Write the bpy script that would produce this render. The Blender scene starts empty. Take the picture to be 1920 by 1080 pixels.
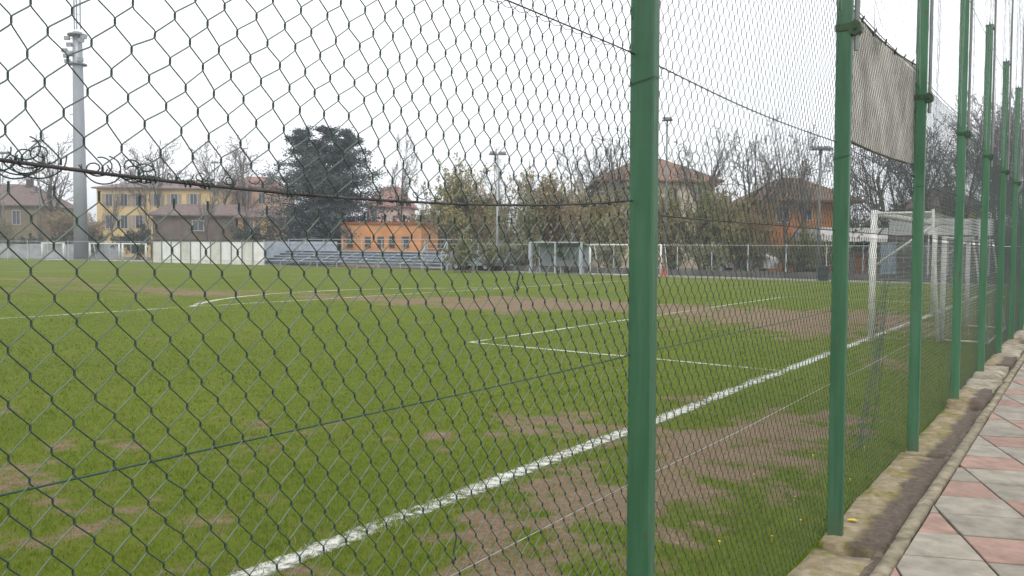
import bpy, math, random
import numpy as np
from mathutils import Vector, Matrix

SC = bpy.context.scene
COL = SC.collection
R = math.radians
PI = math.pi

# ------------------------------------------------------------------ camera
F_PX, CAM_H, PITCH, ROLL, YAW, CAM_X = 1536.2, 1.663, 0.0485, 0.0078, 0.6154, 1.1774
EYE = Vector((CAM_X, 0.0, CAM_H))
FWD = Vector((-math.sin(YAW) * math.cos(PITCH), math.cos(YAW) * math.cos(PITCH), -math.sin(PITCH)))
RGT = Vector((math.cos(YAW), math.sin(YAW), 0.0))
UPV = RGT.cross(FWD)
R2 = RGT * math.cos(ROLL) + UPV * math.sin(ROLL)
U2 = UPV * math.cos(ROLL) - RGT * math.sin(ROLL)
cam_d = bpy.data.cameras.new('camera')
cam_d.sensor_width = 36.0
cam_d.lens = 36.0 * F_PX / 1920.0
cam_d.clip_start, cam_d.clip_end = 0.05, 4000.0
cam_o = bpy.data.objects.new('camera', cam_d)
m3 = Matrix((R2, U2, -FWD)).transposed()
cam_o.matrix_world = Matrix.Translation(EYE) @ m3.to_4x4()
COL.objects.link(cam_o)
SC.camera = cam_o

# ------------------------------------------------------------------ world, sun, exposure
SUN_EL, SUN_AZ = 48.0, 142.0            # overcast: a broad weak sun behind the cloud
world = bpy.data.worlds.new('World')
SC.world = world
world.use_nodes = True
wn = world.node_tree
wn.nodes.clear()
w_out = wn.nodes.new('ShaderNodeOutputWorld')
w_bg = wn.nodes.new('ShaderNodeBackground')
w_sky = wn.nodes.new('ShaderNodeTexSky')
w_sky.sky_type = 'NISHITA'
w_sky.sun_disc = False
w_sky.sun_elevation = R(SUN_EL)
w_sky.sun_rotation = R(SUN_AZ)
w_mix = wn.nodes.new('ShaderNodeMixRGB')
w_mix.inputs['Fac'].default_value = 0.93
w_mix.inputs['Color2'].default_value = (9.2, 9.35, 9.6, 1.0)     # closed cloud layer
wn.links.new(w_sky.outputs['Color'], w_mix.inputs['Color1'])
wn.links.new(w_mix.outputs['Color'], w_bg.inputs['Color'])
w_bg.inputs['Strength'].default_value = 0.125
wn.links.new(w_bg.outputs['Background'], w_out.inputs['Surface'])
sun_d = bpy.data.lights.new('sun', 'SUN')
sun_d.energy = 1.1
sun_d.angle = R(25)
sun_d.color = (1.0, 0.96, 0.9)
sun_o = bpy.data.objects.new('sun', sun_d)
sun_o.rotation_euler = (R(90 - SUN_EL), 0, R(180 - SUN_AZ))
COL.objects.link(sun_o)
SC.view_settings.view_transform = 'Standard'
SC.view_settings.look = 'None'
SC.view_settings.exposure = 0.45
SC.view_settings.gamma = 1.0
SC.view_settings.use_curve_mapping = False


# ------------------------------------------------------------------ helpers
def at(px, py, depth):
    """world point seen at photo pixel (px, py) at a horizontal depth in metres in front of the camera"""
    d = FWD + R2 * ((px - 960) / F_PX) - U2 * ((py - 540) / F_PX)
    fh = Vector((-math.sin(YAW), math.cos(YAW), 0))
    return EYE + d * (depth / d.dot(fh))


def spot(px, depth, z=0.0):
    p = at(px, 466, depth)
    return Vector((p.x, p.y, z))


def high(px, py, depth):
    return at(px, py, depth).z


def wide(npx, depth):
    return npx * depth / F_PX


def at_y(px, Y):
    """ground point on the line y = Y under photo column px"""
    d = FWD + R2 * ((px - 960) / F_PX)
    t = Y / d.y
    return Vector((EYE.x + d.x * t, Y, 0))


MATS = {}


def M(name, col, rough=0.8, var=0.2, scale=4.0, metal=0.0, bump=0.0, stretch=(1, 1, 1), col2=None, detail=4.0, spec=0.4, objrand=0.0):
    if name in MATS:
        return MATS[name]
    m = bpy.data.materials.new(name)
    m.use_nodes = True
    nt = m.node_tree
    b = nt.nodes['Principled BSDF']
    b.inputs['Roughness'].default_value = rough
    b.inputs['Metallic'].default_value = metal
    b.inputs['Specular IOR Level'].default_value = spec
    if var > 0 or col2:
        g = nt.nodes.new('ShaderNodeNewGeometry')
        mp = nt.nodes.new('ShaderNodeMapping')
        mp.inputs['Scale'].default_value = stretch
        nt.links.new(g.outputs['Position'], mp.inputs['Vector'])
        n = nt.nodes.new('ShaderNodeTexNoise')
        n.inputs['Scale'].default_value = scale
        n.inputs['Detail'].default_value = detail
        n.inputs['Roughness'].default_value = 0.65
        nt.links.new(mp.outputs['Vector'], n.inputs['Vector'])
        rp = nt.nodes.new('ShaderNodeValToRGB')
        e = rp.color_ramp.elements
        e[0].position, e[1].position = 0.32, 0.68
        c2 = col2 or tuple(min(1, c * (1 + var)) for c in col)
        e[0].color = (*[c * (1 - var) for c in col], 1)
        e[1].color = (*c2, 1)
        nt.links.new(n.outputs['Fac'], rp.inputs['Fac'])
        out = rp.outputs['Color']
        if objrand > 0:
            oi = nt.nodes.new('ShaderNodeObjectInfo')
            mr = nt.nodes.new('ShaderNodeMapRange')
            mr.inputs['To Min'].default_value = 1 - objrand
            mr.inputs['To Max'].default_value = 1 + objrand
            nt.links.new(oi.outputs['Random'], mr.inputs['Value'])
            hs = nt.nodes.new('ShaderNodeHueSaturation')
            nt.links.new(mr.outputs['Result'], hs.inputs['Value'])
            nt.links.new(out, hs.inputs['Color'])
            out = hs.outputs['Color']
        nt.links.new(out, b.inputs['Base Color'])
        if bump > 0:
            bp = nt.nodes.new('ShaderNodeBump')
            bp.inputs['Strength'].default_value = 0.6
            bp.inputs['Distance'].default_value = bump
            n2 = nt.nodes.new('ShaderNodeTexNoise')
            n2.inputs['Scale'].default_value = scale * 6
            n2.inputs['Detail'].default_value = 5
            nt.links.new(g.outputs['Position'], n2.inputs['Vector'])
            nt.links.new(n2.outputs['Fac'], bp.inputs['Height'])
            nt.links.new(bp.outputs['Normal'], b.inputs['Normal'])
    else:
        b.inputs['Base Color'].default_value = (*col, 1)
    MATS[name] = m
    return m


class MB:
    """collects faces and links them as ONE mesh object"""

    def __init__(self):
        self.v, self.f, self.m = [], [], []
        self.cur = 0

    def face(self, pts):
        n = len(self.v)
        self.v += [tuple(p) for p in pts]
        self.f.append(tuple(range(n, n + len(pts))))
        self.m.append(self.cur)

    def box(self, x0, x1, y0, y1, z0, z1):
        n = len(self.v)
        self.v += [(x0, y0, z0), (x1, y0, z0), (x1, y1, z0), (x0, y1, z0), (x0, y0, z1), (x1, y0, z1), (x1, y1, z1), (x0, y1, z1)]
        for q in ((0, 3, 2, 1), (4, 5, 6, 7), (0, 1, 5, 4), (1, 2, 6, 5), (2, 3, 7, 6), (3, 0, 4, 7)):
            self.f.append(tuple(n + k for k in q))
            self.m.append(self.cur)
        return self

    def bevbox(self, x0, x1, y0, y1, z0, z1, b):
        """box with its four upright edges and top rim chamfered"""
        def ring(i, z):
            return [(x0 + i + b, y0 + i, z), (x1 - i - b, y0 + i, z), (x1 - i, y0 + i + b, z), (x1 - i, y1 - i - b, z),
                    (x1 - i - b, y1 - i, z), (x0 + i + b, y1 - i, z), (x0 + i, y1 - i - b, z), (x0 + i, y0 + i + b, z)]
        n = len(self.v)
        self.v += ring(0, z0) + ring(0, z1 - b) + ring(b * .7, z1)
        for L in (0, 8):
            for k in range(8):
                k2 = (k + 1) % 8
                self.f.append((n + L + k, n + L + k2, n + L + 8 + k2, n + L + 8 + k)); self.m.append(self.cur)
        self.f.append(tuple(n + 16 + k for k in range(8))); self.m.append(self.cur)
        self.f.append(tuple(n + 7 - k for k in range(8))); self.m.append(self.cur)
        return self

    def tube(self, pts, r, n=6, cap=True):
        pts = [Vector(p) for p in pts]
        rs = r if isinstance(r, (list, tuple)) else [r] * len(pts)
        base = len(self.v)
        prev = None
        for i, p in enumerate(pts):
            t = (pts[min(i + 1, len(pts) - 1)] - pts[max(i - 1, 0)])
            if t.length < 1e-9:
                t = Vector((0, 0, 1))
            t.normalize()
            if prev is None:
                a = t.cross(Vector((0, 0, 1)) if abs(t.z) < .9 else Vector((1, 0, 0))).normalized()
            else:
                a = (prev - t * prev.dot(t))
                a = a.normalized() if a.length > 1e-6 else t.orthogonal().normalized()
            prev = a
            b = t.cross(a)
            for k in range(n):
                w = 2 * PI * k / n
                self.v.append(tuple(p + (a * math.cos(w) + b * math.sin(w)) * rs[i]))
        for i in range(len(pts) - 1):
            for k in range(n):
                k2 = (k + 1) % n
                self.f.append((base + i * n + k, base + i * n + k2, base + (i + 1) * n + k2, base + (i + 1) * n + k))
                self.m.append(self.cur)
        if cap:
            self.f.append(tuple(base + n - 1 - k for k in range(n))); self.m.append(self.cur)
            e = base + (len(pts) - 1) * n
            self.f.append(tuple(e + k for k in range(n))); self.m.append(self.cur)
        return self

    def mesh(self, name, mats, smooth=False):
        me = bpy.data.meshes.new(name)
        me.from_pydata(self.v, [], self.f)
        mats = mats if isinstance(mats, (list, tuple)) else [mats]
        for q in mats:
            me.materials.append(q)
        if len(mats) > 1:
            me.polygons.foreach_set('material_index', self.m)
        if smooth:
            me.polygons.foreach_set('use_smooth', [True] * len(me.polygons))
        me.update()
        return me

    def build(self, name, mats, parent=None, smooth=False):
        return link(name, self.mesh(name, mats, smooth), parent)


def link(name, me, parent=None, loc=None, rz=None):
    o = bpy.data.objects.new(name, me)
    COL.objects.link(o)
    if parent is not None:
        o.parent = parent
    if loc is not None:
        o.location = loc
    if rz is not None:
        o.rotation_euler = (0, 0, rz)
    return o


def tag(o, label, cat, group=None, kind=None):
    if label:
        o['label'] = label
    if cat:
        o['category'] = cat
    if group:
        o['group'] = group
    if kind:
        o['kind'] = kind
    return o


def thing(name, label, cat, loc=(0, 0, 0), rz=0.0, group=None):
    o = bpy.data.objects.new(name, None)
    o.empty_display_size = 0.2
    COL.objects.link(o)
    o.location = loc
    o.rotation_euler = (0, 0, rz)
    return tag(o, label, cat, group)


def np_mesh(name, verts, faces, mats, smooth=False):
    """verts (n,3), faces (m,k) arrays -> mesh"""
    me = bpy.data.meshes.new(name)
    nv, (nf, k) = len(verts), faces.shape
    me.vertices.add(nv)
    me.vertices.foreach_set('co', np.ascontiguousarray(verts, dtype=np.float32).ravel())
    me.loops.add(nf * k)
    me.loops.foreach_set('vertex_index', np.ascontiguousarray(faces, dtype=np.int32).ravel())
    me.polygons.add(nf)
    me.polygons.foreach_set('loop_start', np.arange(0, nf * k, k, dtype=np.int32))
    me.polygons.foreach_set('loop_total', np.full(nf, k, dtype=np.int32))
    if smooth:
        me.polygons.foreach_set('use_smooth', np.ones(nf, dtype=bool))
    for q in (mats if isinstance(mats, (list, tuple)) else [mats]):
        me.materials.append(q)
    me.update(calc_edges=True)
    return me


def attr(me, name, vals):
    a = me.attributes.new(name, 'FLOAT', 'POINT')
    a.data.foreach_set('value', np.ascontiguousarray(vals, dtype=np.float32))


def np_tubes(P, r, n):
    """P (chains, pts, 3), r scalar -> verts, quads of open n-sided tubes (vertical-ish chains)"""
    C, K, _ = P.shape
    T = np.empty_like(P)
    T[:, 1:-1] = P[:, 2:] - P[:, :-2]
    T[:, 0] = P[:, 1] - P[:, 0]
    T[:, -1] = P[:, -1] - P[:, -2]
    T /= np.linalg.norm(T, axis=2, keepdims=True) + 1e-12
    ref = np.zeros_like(T); ref[..., 0] = 1.0
    A = ref - T * (T * ref).sum(2, keepdims=True)
    A /= np.linalg.norm(A, axis=2, keepdims=True) + 1e-12
    B = np.cross(T, A)
    w = 2 * PI * np.arange(n) / n + 0.4
    V = P[:, :, None, :] + r * (A[:, :, None, :] * np.cos(w)[None, None, :, None] + B[:, :, None, :] * np.sin(w)[None, None, :, None])
    idx = np.arange(C * K * n).reshape(C, K, n)
    i2 = np.roll(idx, -1, axis=2)
    q = np.stack([idx[:, :-1], i2[:, :-1], i2[:, 1:], idx[:, 1:]], axis=-1).reshape(-1, 4)
    return V.reshape(-1, 3), q


# value noise in numpy, shared by the ground sheet, the lines and the grass
_rs = np.random.RandomState(11)
_lat = _rs.rand(256, 256)


def vnoise(x, y):
    xi, yi = np.floor(x).astype(int), np.floor(y).astype(int)
    fx, fy = x - xi, y - yi
    fx, fy = fx * fx * (3 - 2 * fx), fy * fy * (3 - 2 * fy)
    a = _lat[xi % 256, yi % 256]; b = _lat[(xi + 1) % 256, yi % 256]
    c = _lat[xi % 256, (yi + 1) % 256]; d = _lat[(xi + 1) % 256, (yi + 1) % 256]
    return (a * (1 - fx) + b * fx) * (1 - fy) + (c * (1 - fx) + d * fx) * fy


def fbm(x, y, s, o=4):
    v, a, t = 0, 1.0, 0
    for k in range(o):
        v = v + a * vnoise(x * s + 17.3 * k, y * s + 9.1 * k); t += a
        a *= .55; s *= 2.03
    return v / t


def lump(x, y, cx, cy, sx, sy):
    return np.exp(-(((x - cx) / sx) ** 2 + ((y - cy) / sy) ** 2))


GOAL_X, GOAL_Y = -2.234, 20.48


def worn(x, y):
    """0 = full grass, 1 = bare soil"""
    x = np.asarray(x, float); y = np.asarray(y, float)
    n = fbm(x, y, 0.9, 5)
    nf = fbm(x + 40, y + 7, 4.2, 4)
    w = np.zeros_like(x)
    w = w + 0.95 * lump(x, y, -3.9, 20.2, 2.6, 4.2)            # goal mouth
    w = w + 0.75 * lump(x, y, -9.5, 21.3, 5.5, 2.4)
    w = w + 0.85 * lump(x, y, -13.6, 19.6, 3.6, 3.0)           # penalty spot
    w = w + 0.55 * lump(x, y, -21, 18.3, 5.0, 1.8)
    w = w + 0.55 * lump(x, y, -30, 16.0, 7.0, 3.0) + 0.4 * lump(x, y, -42, 18.0, 9.0, 3.0)
    w = w + 0.28 * lump(x, y, -12.7, 7.5, 1.6, .9)
    w = w + 0.72 * lump(x, y, -1.3, 4.6, .75, 2.4) + 0.70 * lump(x, y, -1.2, 7.4, .72, 1.7)   # strip behind the goal line
    w = w + 0.42 * lump(x, y, -1.3, 12.2, .7, 1.6)
    w = w + 0.17 * lump(x, y, -4.2, 2.6, 1.1, .8) + 0.38 * lump(x, y, -2.95, 6.6, .7, .8) + .22 * lump(x, y, -4.3, 5.0, 1.3, .8)
    w = w + 0.20 * lump(x, y, -2.9, 3.2, 1.0, .8) + .5 * lump(x, y, -2.6, 8.6, .5, .9)
    w = w + 0.2 * lump(x, y, -5.0, 3.6, 3.0, 2.0)
    w = w * (0.55 + 0.9 * n) + (n - .5) * 0.75 + (nf - .5) * 1.25 * (.6 + w) - 0.1
    return np.clip((w + (fbm(x - 9, y + 31, 8.0, 3) - .5) * .95 * np.clip(w * 2, 0, 1)) * 1.9 - 0.36, 0, 1)


def gz(x, y):
    x = np.asarray(x, float)
    t = np.clip((x + 1.3) / 1.2, 0, 1)
    return 0.016 * (fbm(x + 3, np.asarray(y, float) + 5, 0.45, 2) - .5) - .05 * t * t * (3 - 2 * t)


# ------------------------------------------------------------------ materials
def field_material():
    m = bpy.data.materials.new('turf')
    m.use_nodes = True
    nt = m.node_tree
    b = nt.nodes['Principled BSDF']
    b.inputs['Roughness'].default_value = 0.95
    b.inputs['Specular IOR Level'].default_value = 0.15
    g = nt.nodes.new('ShaderNodeNewGeometry')

    def noise(s, d=5, ro=.65, st=(1, 1, 1)):
        mp = nt.nodes.new('ShaderNodeMapping'); mp.inputs['Scale'].default_value = st
        nt.links.new(g.outputs['Position'], mp.inputs['Vector'])
        n = nt.nodes.new('ShaderNodeTexNoise')
        n.inputs['Scale'].default_value = s; n.inputs['Detail'].default_value = d; n.inputs['Roughness'].default_value = ro
        nt.links.new(mp.outputs['Vector'], n.inputs['Vector'])
        return n.outputs['Fac']

    def ramp(src, stops):
        r = nt.nodes.new('ShaderNodeValToRGB')
        e = r.color_ramp.elements
        while len(e) < len(stops):
            e.new(0.5)
        for k, (p, c) in enumerate(stops):
            e[k].position = p; e[k].color = (*c, 1)
        nt.links.new(src, r.inputs['Fac'])
        return r.outputs['Color']

    def mix(f, a, c, mode='MIX'):
        x = nt.nodes.new('ShaderNodeMixRGB'); x.blend_type = mode
        if hasattr(f, 'links'):
            nt.links.new(f, x.inputs['Fac'])
        else:
            x.inputs['Fac'].default_value = f
        nt.links.new(a, x.inputs['Color1'])
        nt.links.new(c, x.inputs['Color2'])
        return x.outputs['Color']
    grass = ramp(noise(0.35, 6), [(.3, (.078, .116, .009)), (.5, (.108, .148, .012)), (.7, (.145, .176, .018))])
    fine = ramp(noise(7.0, 6, .8), [(.3, (.050, .070, .007)), (.55, (.098, .122, .012)), (.75, (.165, .172, .030))])
    green = mix(.55, grass, fine)
    soil = mix(.6, ramp(noise(2.6, 7, .75), [(.25, (.100, .068, .043)), (.5, (.175, .122, .078)), (.75, (.265, .195, .125))]), ramp(noise(26, 8, .8), [(.3, (.070, .050, .030)), (.5, (.180, .128, .080)), (.68, (.330, .255, .160))]))
    a = nt.nodes.new('ShaderNodeAttribute'); a.attribute_name = 'worn'
    nz = noise(11.0, 7, .85)
    add = nt.nodes.new('ShaderNodeMath'); add.operation = 'MULTIPLY_ADD'
    nt.links.new(nz, add.inputs[0]); add.inputs[1].default_value = 1.5
    sub = nt.nodes.new('ShaderNodeMath'); sub.operation = 'ADD'
    nt.links.new(a.outputs['Fac'], sub.inputs[0]); sub.inputs[1].default_value = -0.75
    nt.links.new(sub.outputs[0], add.inputs[2])
    f = nt.nodes.new('ShaderNodeMapRange'); f.inputs['From Min'].default_value = .12; f.inputs['From Max'].default_value = .62
    nt.links.new(add.outputs[0], f.inputs['Value'])
    nt.links.new(mix(f.outputs['Result'], green, soil), b.inputs['Base Color'])
    bp = nt.nodes.new('ShaderNodeBump'); bp.inputs['Strength'].default_value = .8; bp.inputs['Distance'].default_value = .02
    nt.links.new(noise(22, 6, .8), bp.inputs['Height'])
    nt.links.new(bp.outputs['Normal'], b.inputs['Normal'])
    return m


def blade_material():
    m = bpy.data.materials.new('grass_blades')
    m.use_nodes = True
    nt = m.node_tree
    b = nt.nodes['Principled BSDF']
    b.inputs['Roughness'].default_value = .6
    b.inputs['Specular IOR Level'].default_value = .25
    a = nt.nodes.new('ShaderNodeAttribute'); a.attribute_name = 'tint'
    r = nt.nodes.new('ShaderNodeValToRGB')
    stops = [(0.0, (.27, .20, .115)), (.14, (.23, .20, .065)), (.3, (.098, .155, .009)), (.55, (.130, .200, .011)), (.8, (.168, .245, .015)), (.95, (.235, .275, .032))]
    e = r.color_ramp.elements
    while len(e) < len(stops):
        e.new(.5)
    for k, (p, c) in enumerate(stops):
        e[k].position = p; e[k].color = (*c, 1)
    nt.links.new(a.outputs['Fac'], r.inputs['Fac'])
    a2 = nt.nodes.new('ShaderNodeAttribute'); a2.attribute_name = 'paint'
    x = nt.nodes.new('ShaderNodeMixRGB')
    nt.links.new(a2.outputs['Fac'], x.inputs['Fac'])
    nt.links.new(r.outputs['Color'], x.inputs['Color1'])
    x.inputs['Color2'].default_value = (.54, .54, .50, 1)
    nt.links.new(x.outputs['Color'], b.inputs['Base Color'])
    tr = nt.nodes.new('ShaderNodeBsdfTranslucent')
    nt.links.new(x.outputs['Color'], tr.inputs['Color'])
    ms = nt.nodes.new('ShaderNodeMixShader'); ms.inputs['Fac'].default_value = .3
    nt.links.new(b.outputs['BSDF'], ms.inputs[1]); nt.links.new(tr.outputs['BSDF'], ms.inputs[2])
    nt.links.new(ms.outputs['Shader'], nt.nodes['Material Output'].inputs['Surface'])
    return m


def chalk_material():
    m = bpy.data.materials.new('chalk_line')
    m.use_nodes = True
    nt = m.node_tree
    b = nt.nodes['Principled BSDF']
    b.inputs['Roughness'].default_value = .9
    g = nt.nodes.new('ShaderNodeNewGeometry')
    n = nt.nodes.new('ShaderNodeTexNoise'); n.inputs['Scale'].default_value = 14; n.inputs['Detail'].default_value = 6; n.inputs['Roughness'].default_value = .75
    nt.links.new(g.outputs['Position'], n.inputs['Vector'])
    rc = nt.nodes.new('ShaderNodeValToRGB')
    rc.color_ramp.elements[0].position = .3; rc.color_ramp.elements[0].color = (.26, .27, .18, 1)
    rc.color_ramp.elements[1].position = .6; rc.color_ramp.elements[1].color = (.56, .56, .52, 1)
    nt.links.new(n.outputs['Fac'], rc.inputs['Fac'])
    nt.links.new(rc.outputs['Color'], b.inputs['Base Color'])
    a = nt.nodes.new('ShaderNodeAttribute'); a.attribute_name = 'cover'
    s = nt.nodes.new('ShaderNodeMath'); s.operation = 'MULTIPLY_ADD'
    nt.links.new(n.outputs['Fac'], s.inputs[0]); s.inputs[1].default_value = 1.5
    nt.links.new(a.outputs['Fac'], s.inputs[2])
    mr = nt.nodes.new('ShaderNodeMapRange'); mr.inputs['From Min'].default_value = .95; mr.inputs['From Max'].default_value = 1.3
    nt.links.new(s.outputs[0], mr.inputs['Value'])
    tp = nt.nodes.new('ShaderNodeBsdfTransparent')
    ms = nt.nodes.new('ShaderNodeMixShader')
    nt.links.new(mr.outputs['Result'], ms.inputs['Fac'])
    nt.links.new(tp.outputs['BSDF'], ms.inputs[1]); nt.links.new(b.outputs['BSDF'], ms.inputs[2])
    nt.links.new(ms.outputs['Shader'], nt.nodes['Material Output'].inputs['Surface'])
    return m


TURF, BLADE, CHALK = field_material(), blade_material(), chalk_material()
def post_material():
    m = bpy.data.materials.new('post_green_paint'); m.use_nodes = True
    nt = m.node_tree; b = nt.nodes['Principled BSDF']
    g = nt.nodes.new('ShaderNodeNewGeometry')

    def nz(s_, st, d=5, ro=.65):
        mp = nt.nodes.new('ShaderNodeMapping'); mp.inputs['Scale'].default_value = st
        nt.links.new(g.outputs['Position'], mp.inputs['Vector'])
        n = nt.nodes.new('ShaderNodeTexNoise'); n.inputs['Scale'].default_value = s_; n.inputs['Detail'].default_value = d; n.inputs['Roughness'].default_value = ro
        nt.links.new(mp.outputs['Vector'], n.inputs['Vector']); return n.outputs['Fac']

    def rp(src, stops):
        r = nt.nodes.new('ShaderNodeValToRGB'); e = r.color_ramp.elements
        while len(e) < len(stops): e.new(.5)
        for q, (p, c) in enumerate(stops): e[q].position = p; e[q].color = (*c, 1)
        nt.links.new(src, r.inputs['Fac']); return r.outputs['Color']

    def mx(f, a, c):
        x = nt.nodes.new('ShaderNodeMixRGB'); nt.links.new(f, x.inputs['Fac']); nt.links.new(a, x.inputs['Color1']); nt.links.new(c, x.inputs['Color2']); return x.outputs['Color']
    paint = rp(nz(2.6, (7, 7, .6), 6, .7), [(.28, (.024, .096, .044)), (.5, (.036, .128, .060)), (.72, (.056, .156, .082))])
    chalky = rp(nz(11, (3, 3, .5), 5, .7), [(.0, (.036, .120, .060)), (1, (.095, .185, .120))])
    f1 = rp(nz(3.2, (4, 4, .35), 5, .75), [(.46, (0, 0, 0)), (.70, (.75, .75, .75))])
    rust = rp(nz(60, (1, 1, .5), 4), [(.3, (.06, .035, .02)), (.7, (.13, .075, .04))])
    f2 = rp(nz(17, (1, 1, .4), 6, .8), [(.63, (0, 0, 0)), (.66, (.85, .85, .85))])
    col = mx(f2, mx(f1, paint, chalky), rust)
    sp = nt.nodes.new('ShaderNodeSeparateXYZ'); nt.links.new(g.outputs['Position'], sp.inputs[0])
    dirt = nt.nodes.new('ShaderNodeMapRange'); dirt.inputs['From Min'].default_value = .20; dirt.inputs['From Max'].default_value = -.03; dirt.inputs['To Max'].default_value = .75
    nt.links.new(sp.outputs['Z'], dirt.inputs['Value'])
    mu = nt.nodes.new('ShaderNodeMath'); mu.operation = 'MULTIPLY'; nt.links.new(dirt.outputs['Result'], mu.inputs[0]); nt.links.new(nz(14, (1, 1, 1), 5), mu.inputs[1])
    col = mx(mu.outputs[0], col, rp(nz(20, (1, 1, 1)), [(.3, (.07, .06, .04)), (.7, (.13, .11, .07))]))
    oi = nt.nodes.new('ShaderNodeObjectInfo'); mr = nt.nodes.new('ShaderNodeMapRange'); mr.inputs['To Min'].default_value = .88; mr.inputs['To Max'].default_value = 1.12
    nt.links.new(oi.outputs['Random'], mr.inputs['Value'])
    hs = nt.nodes.new('ShaderNodeHueSaturation'); nt.links.new(mr.outputs['Result'], hs.inputs['Value']); nt.links.new(col, hs.inputs['Color'])
    nt.links.new(hs.outputs['Color'], b.inputs['Base Color'])
    nt.links.new(rp(nz(9, (3, 3, .6)), [(.3, (.36,) * 3), (.7, (.62,) * 3)]), b.inputs['Roughness'])
    bp = nt.nodes.new('ShaderNodeBump'); bp.inputs['Distance'].default_value = .002; bp.inputs['Strength'].default_value = .6
    nt.links.new(nz(40, (1, 1, .4), 6, .75), bp.inputs['Height']); nt.links.new(bp.outputs['Normal'], b.inputs['Normal'])
    return m


POST_GREEN = post_material()
BRACKET_GREEN = M('bracket_green', (.022, .095, .040), .55, .5, 30, col2=(.05, .085, .035))
WIRE_PVC = M('pvc_wire', (.024, .046, .036), .45, .25, 8, spec=.5)
WIRE_MESH = bpy.data.materials.new('pvc_mesh_wire')
WIRE_MESH.use_nodes = True
_nt = WIRE_MESH.node_tree
_b = _nt.nodes['Principled BSDF']; _b.inputs['Roughness'].default_value = .45
_a = _nt.nodes.new('ShaderNodeAttribute'); _a.attribute_name = 'pale_leg'
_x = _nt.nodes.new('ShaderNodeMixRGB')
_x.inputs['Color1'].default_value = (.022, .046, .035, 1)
_x.inputs['Color2'].default_value = (.125, .165, .125, 1)      # paler tone set on the legs that rise to the right
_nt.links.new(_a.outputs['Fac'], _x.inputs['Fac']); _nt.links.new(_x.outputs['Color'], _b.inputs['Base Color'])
WIRE_RUST = M('rusty_wire', (.055, .030, .026), .7, .5, 16, col2=(.075, .075, .075))
WIRE_GREEN = M('green_tension_wire', (.030, .070, .052), .5, .25, 12)
WIRE_ZINC = M('zinc_wire', (.36, .37, .36), .45, .3, 20, metal=.3)
STEEL_POLE = M('grey_steel', (.17, .19, .18), .5, .2, 4, metal=.3)
GALV = M('galvanised', (.42, .45, .46), .5, .2, 5, metal=.2)
CONCRETE = M('concrete', (.26, .23, .17), .95, .35, 5, bump=.006, col2=(.36, .32, .25))
KERB_CON = M('kerb_concrete', (.20, .165, .105), .95, .35, 7, bump=.004, col2=(.31, .27, .19))
SOIL = M('dark_soil', (.075, .055, .042), 1.0, .5, 14, bump=.01, col2=(.15, .12, .09))
TILE_GREY = M('grey_paver', (.250, .226, .184), .92, .26, 6, bump=.0015, objrand=.14)
TILE_PINK = M('pink_paver', (.275, .178, .142), .92, .26, 6, bump=.0015, objrand=.10)
WHITE_PAINT = M('goal_white', (.62, .62, .58), .5, .18, 6, col2=(.74, .74, .70))
NET_WHITE = M('net_white', (.50, .50, .48), .8, 0)
NET_GREY = M('net_grey', (.30, .31, .31), .8, 0)
NET_GREEN = M('net_green', (.055, .080, .070), .8, .2)
BARK = M('bark', (.085, .072, .060), .95, .3, 3)
TWIG = M('twigs', (.165, .148, .132), .95, .25, 2)
TWIG_BUD = M('budding_twigs', (.20, .165, .105), .95, .3, 1.0)
TWIG_RIGHT = M('grey_twigs', (.105, .095, .100), .95, .3, 1.0)


# ------------------------------------------------------------------ the setting: ground, pitch, path
def sheet(name, x0, x1, y0, y1, z, mat, kind='structure'):
    o = MB()
    o.face([(x0, y0, z), (x1, y0, z), (x1, y1, z), (x0, y1, z)])
    return tag(o.build(name, mat), None, None, kind=kind)


GROUND = M('outer_ground', (.13, .125, .085), 1, .35, .25, bump=.02, col2=(.21, .19, .14))
sheet('ground', -1800, 1800, -600, 2600, -0.12, GROUND)


def graded(a, b, near, step, grow):
    out = [near]
    s = step
    x = near
    while x > a:
        x -= s; out.insert(0, x)
        if x < near - 7:
            s *= grow
    out[0] = a
    return np.array(out)


xs = graded(-135, 0, -0.05, 0.07, 1.10)
ys = list(np.arange(-16.0, -3.0, .5))
s = .08
while ys[-1] < 46.4:
    if ys[-1] > 13:
        s *= 1.05
    ys.append(ys[-1] + min(s, 1.0))
ys[-1] = 46.4
ys = np.array(ys)
GX, GY = np.meshgrid(xs, ys, indexing='ij')
verts = np.stack([GX, GY, gz(GX, GY)], -1).reshape(-1, 3)
ii = np.arange(len(xs) * len(ys)).reshape(len(xs), len(ys))
faces = np.stack([ii[:-1, :-1], ii[1:, :-1], ii[1:, 1:], ii[:-1, 1:]], -1).reshape(-1, 4)
me = np_mesh('pitch', verts, faces, TURF, True)
attr(me, 'worn', worn(GX, GY).ravel())
tag(link('pitch', me), None, None, kind='structure')

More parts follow.
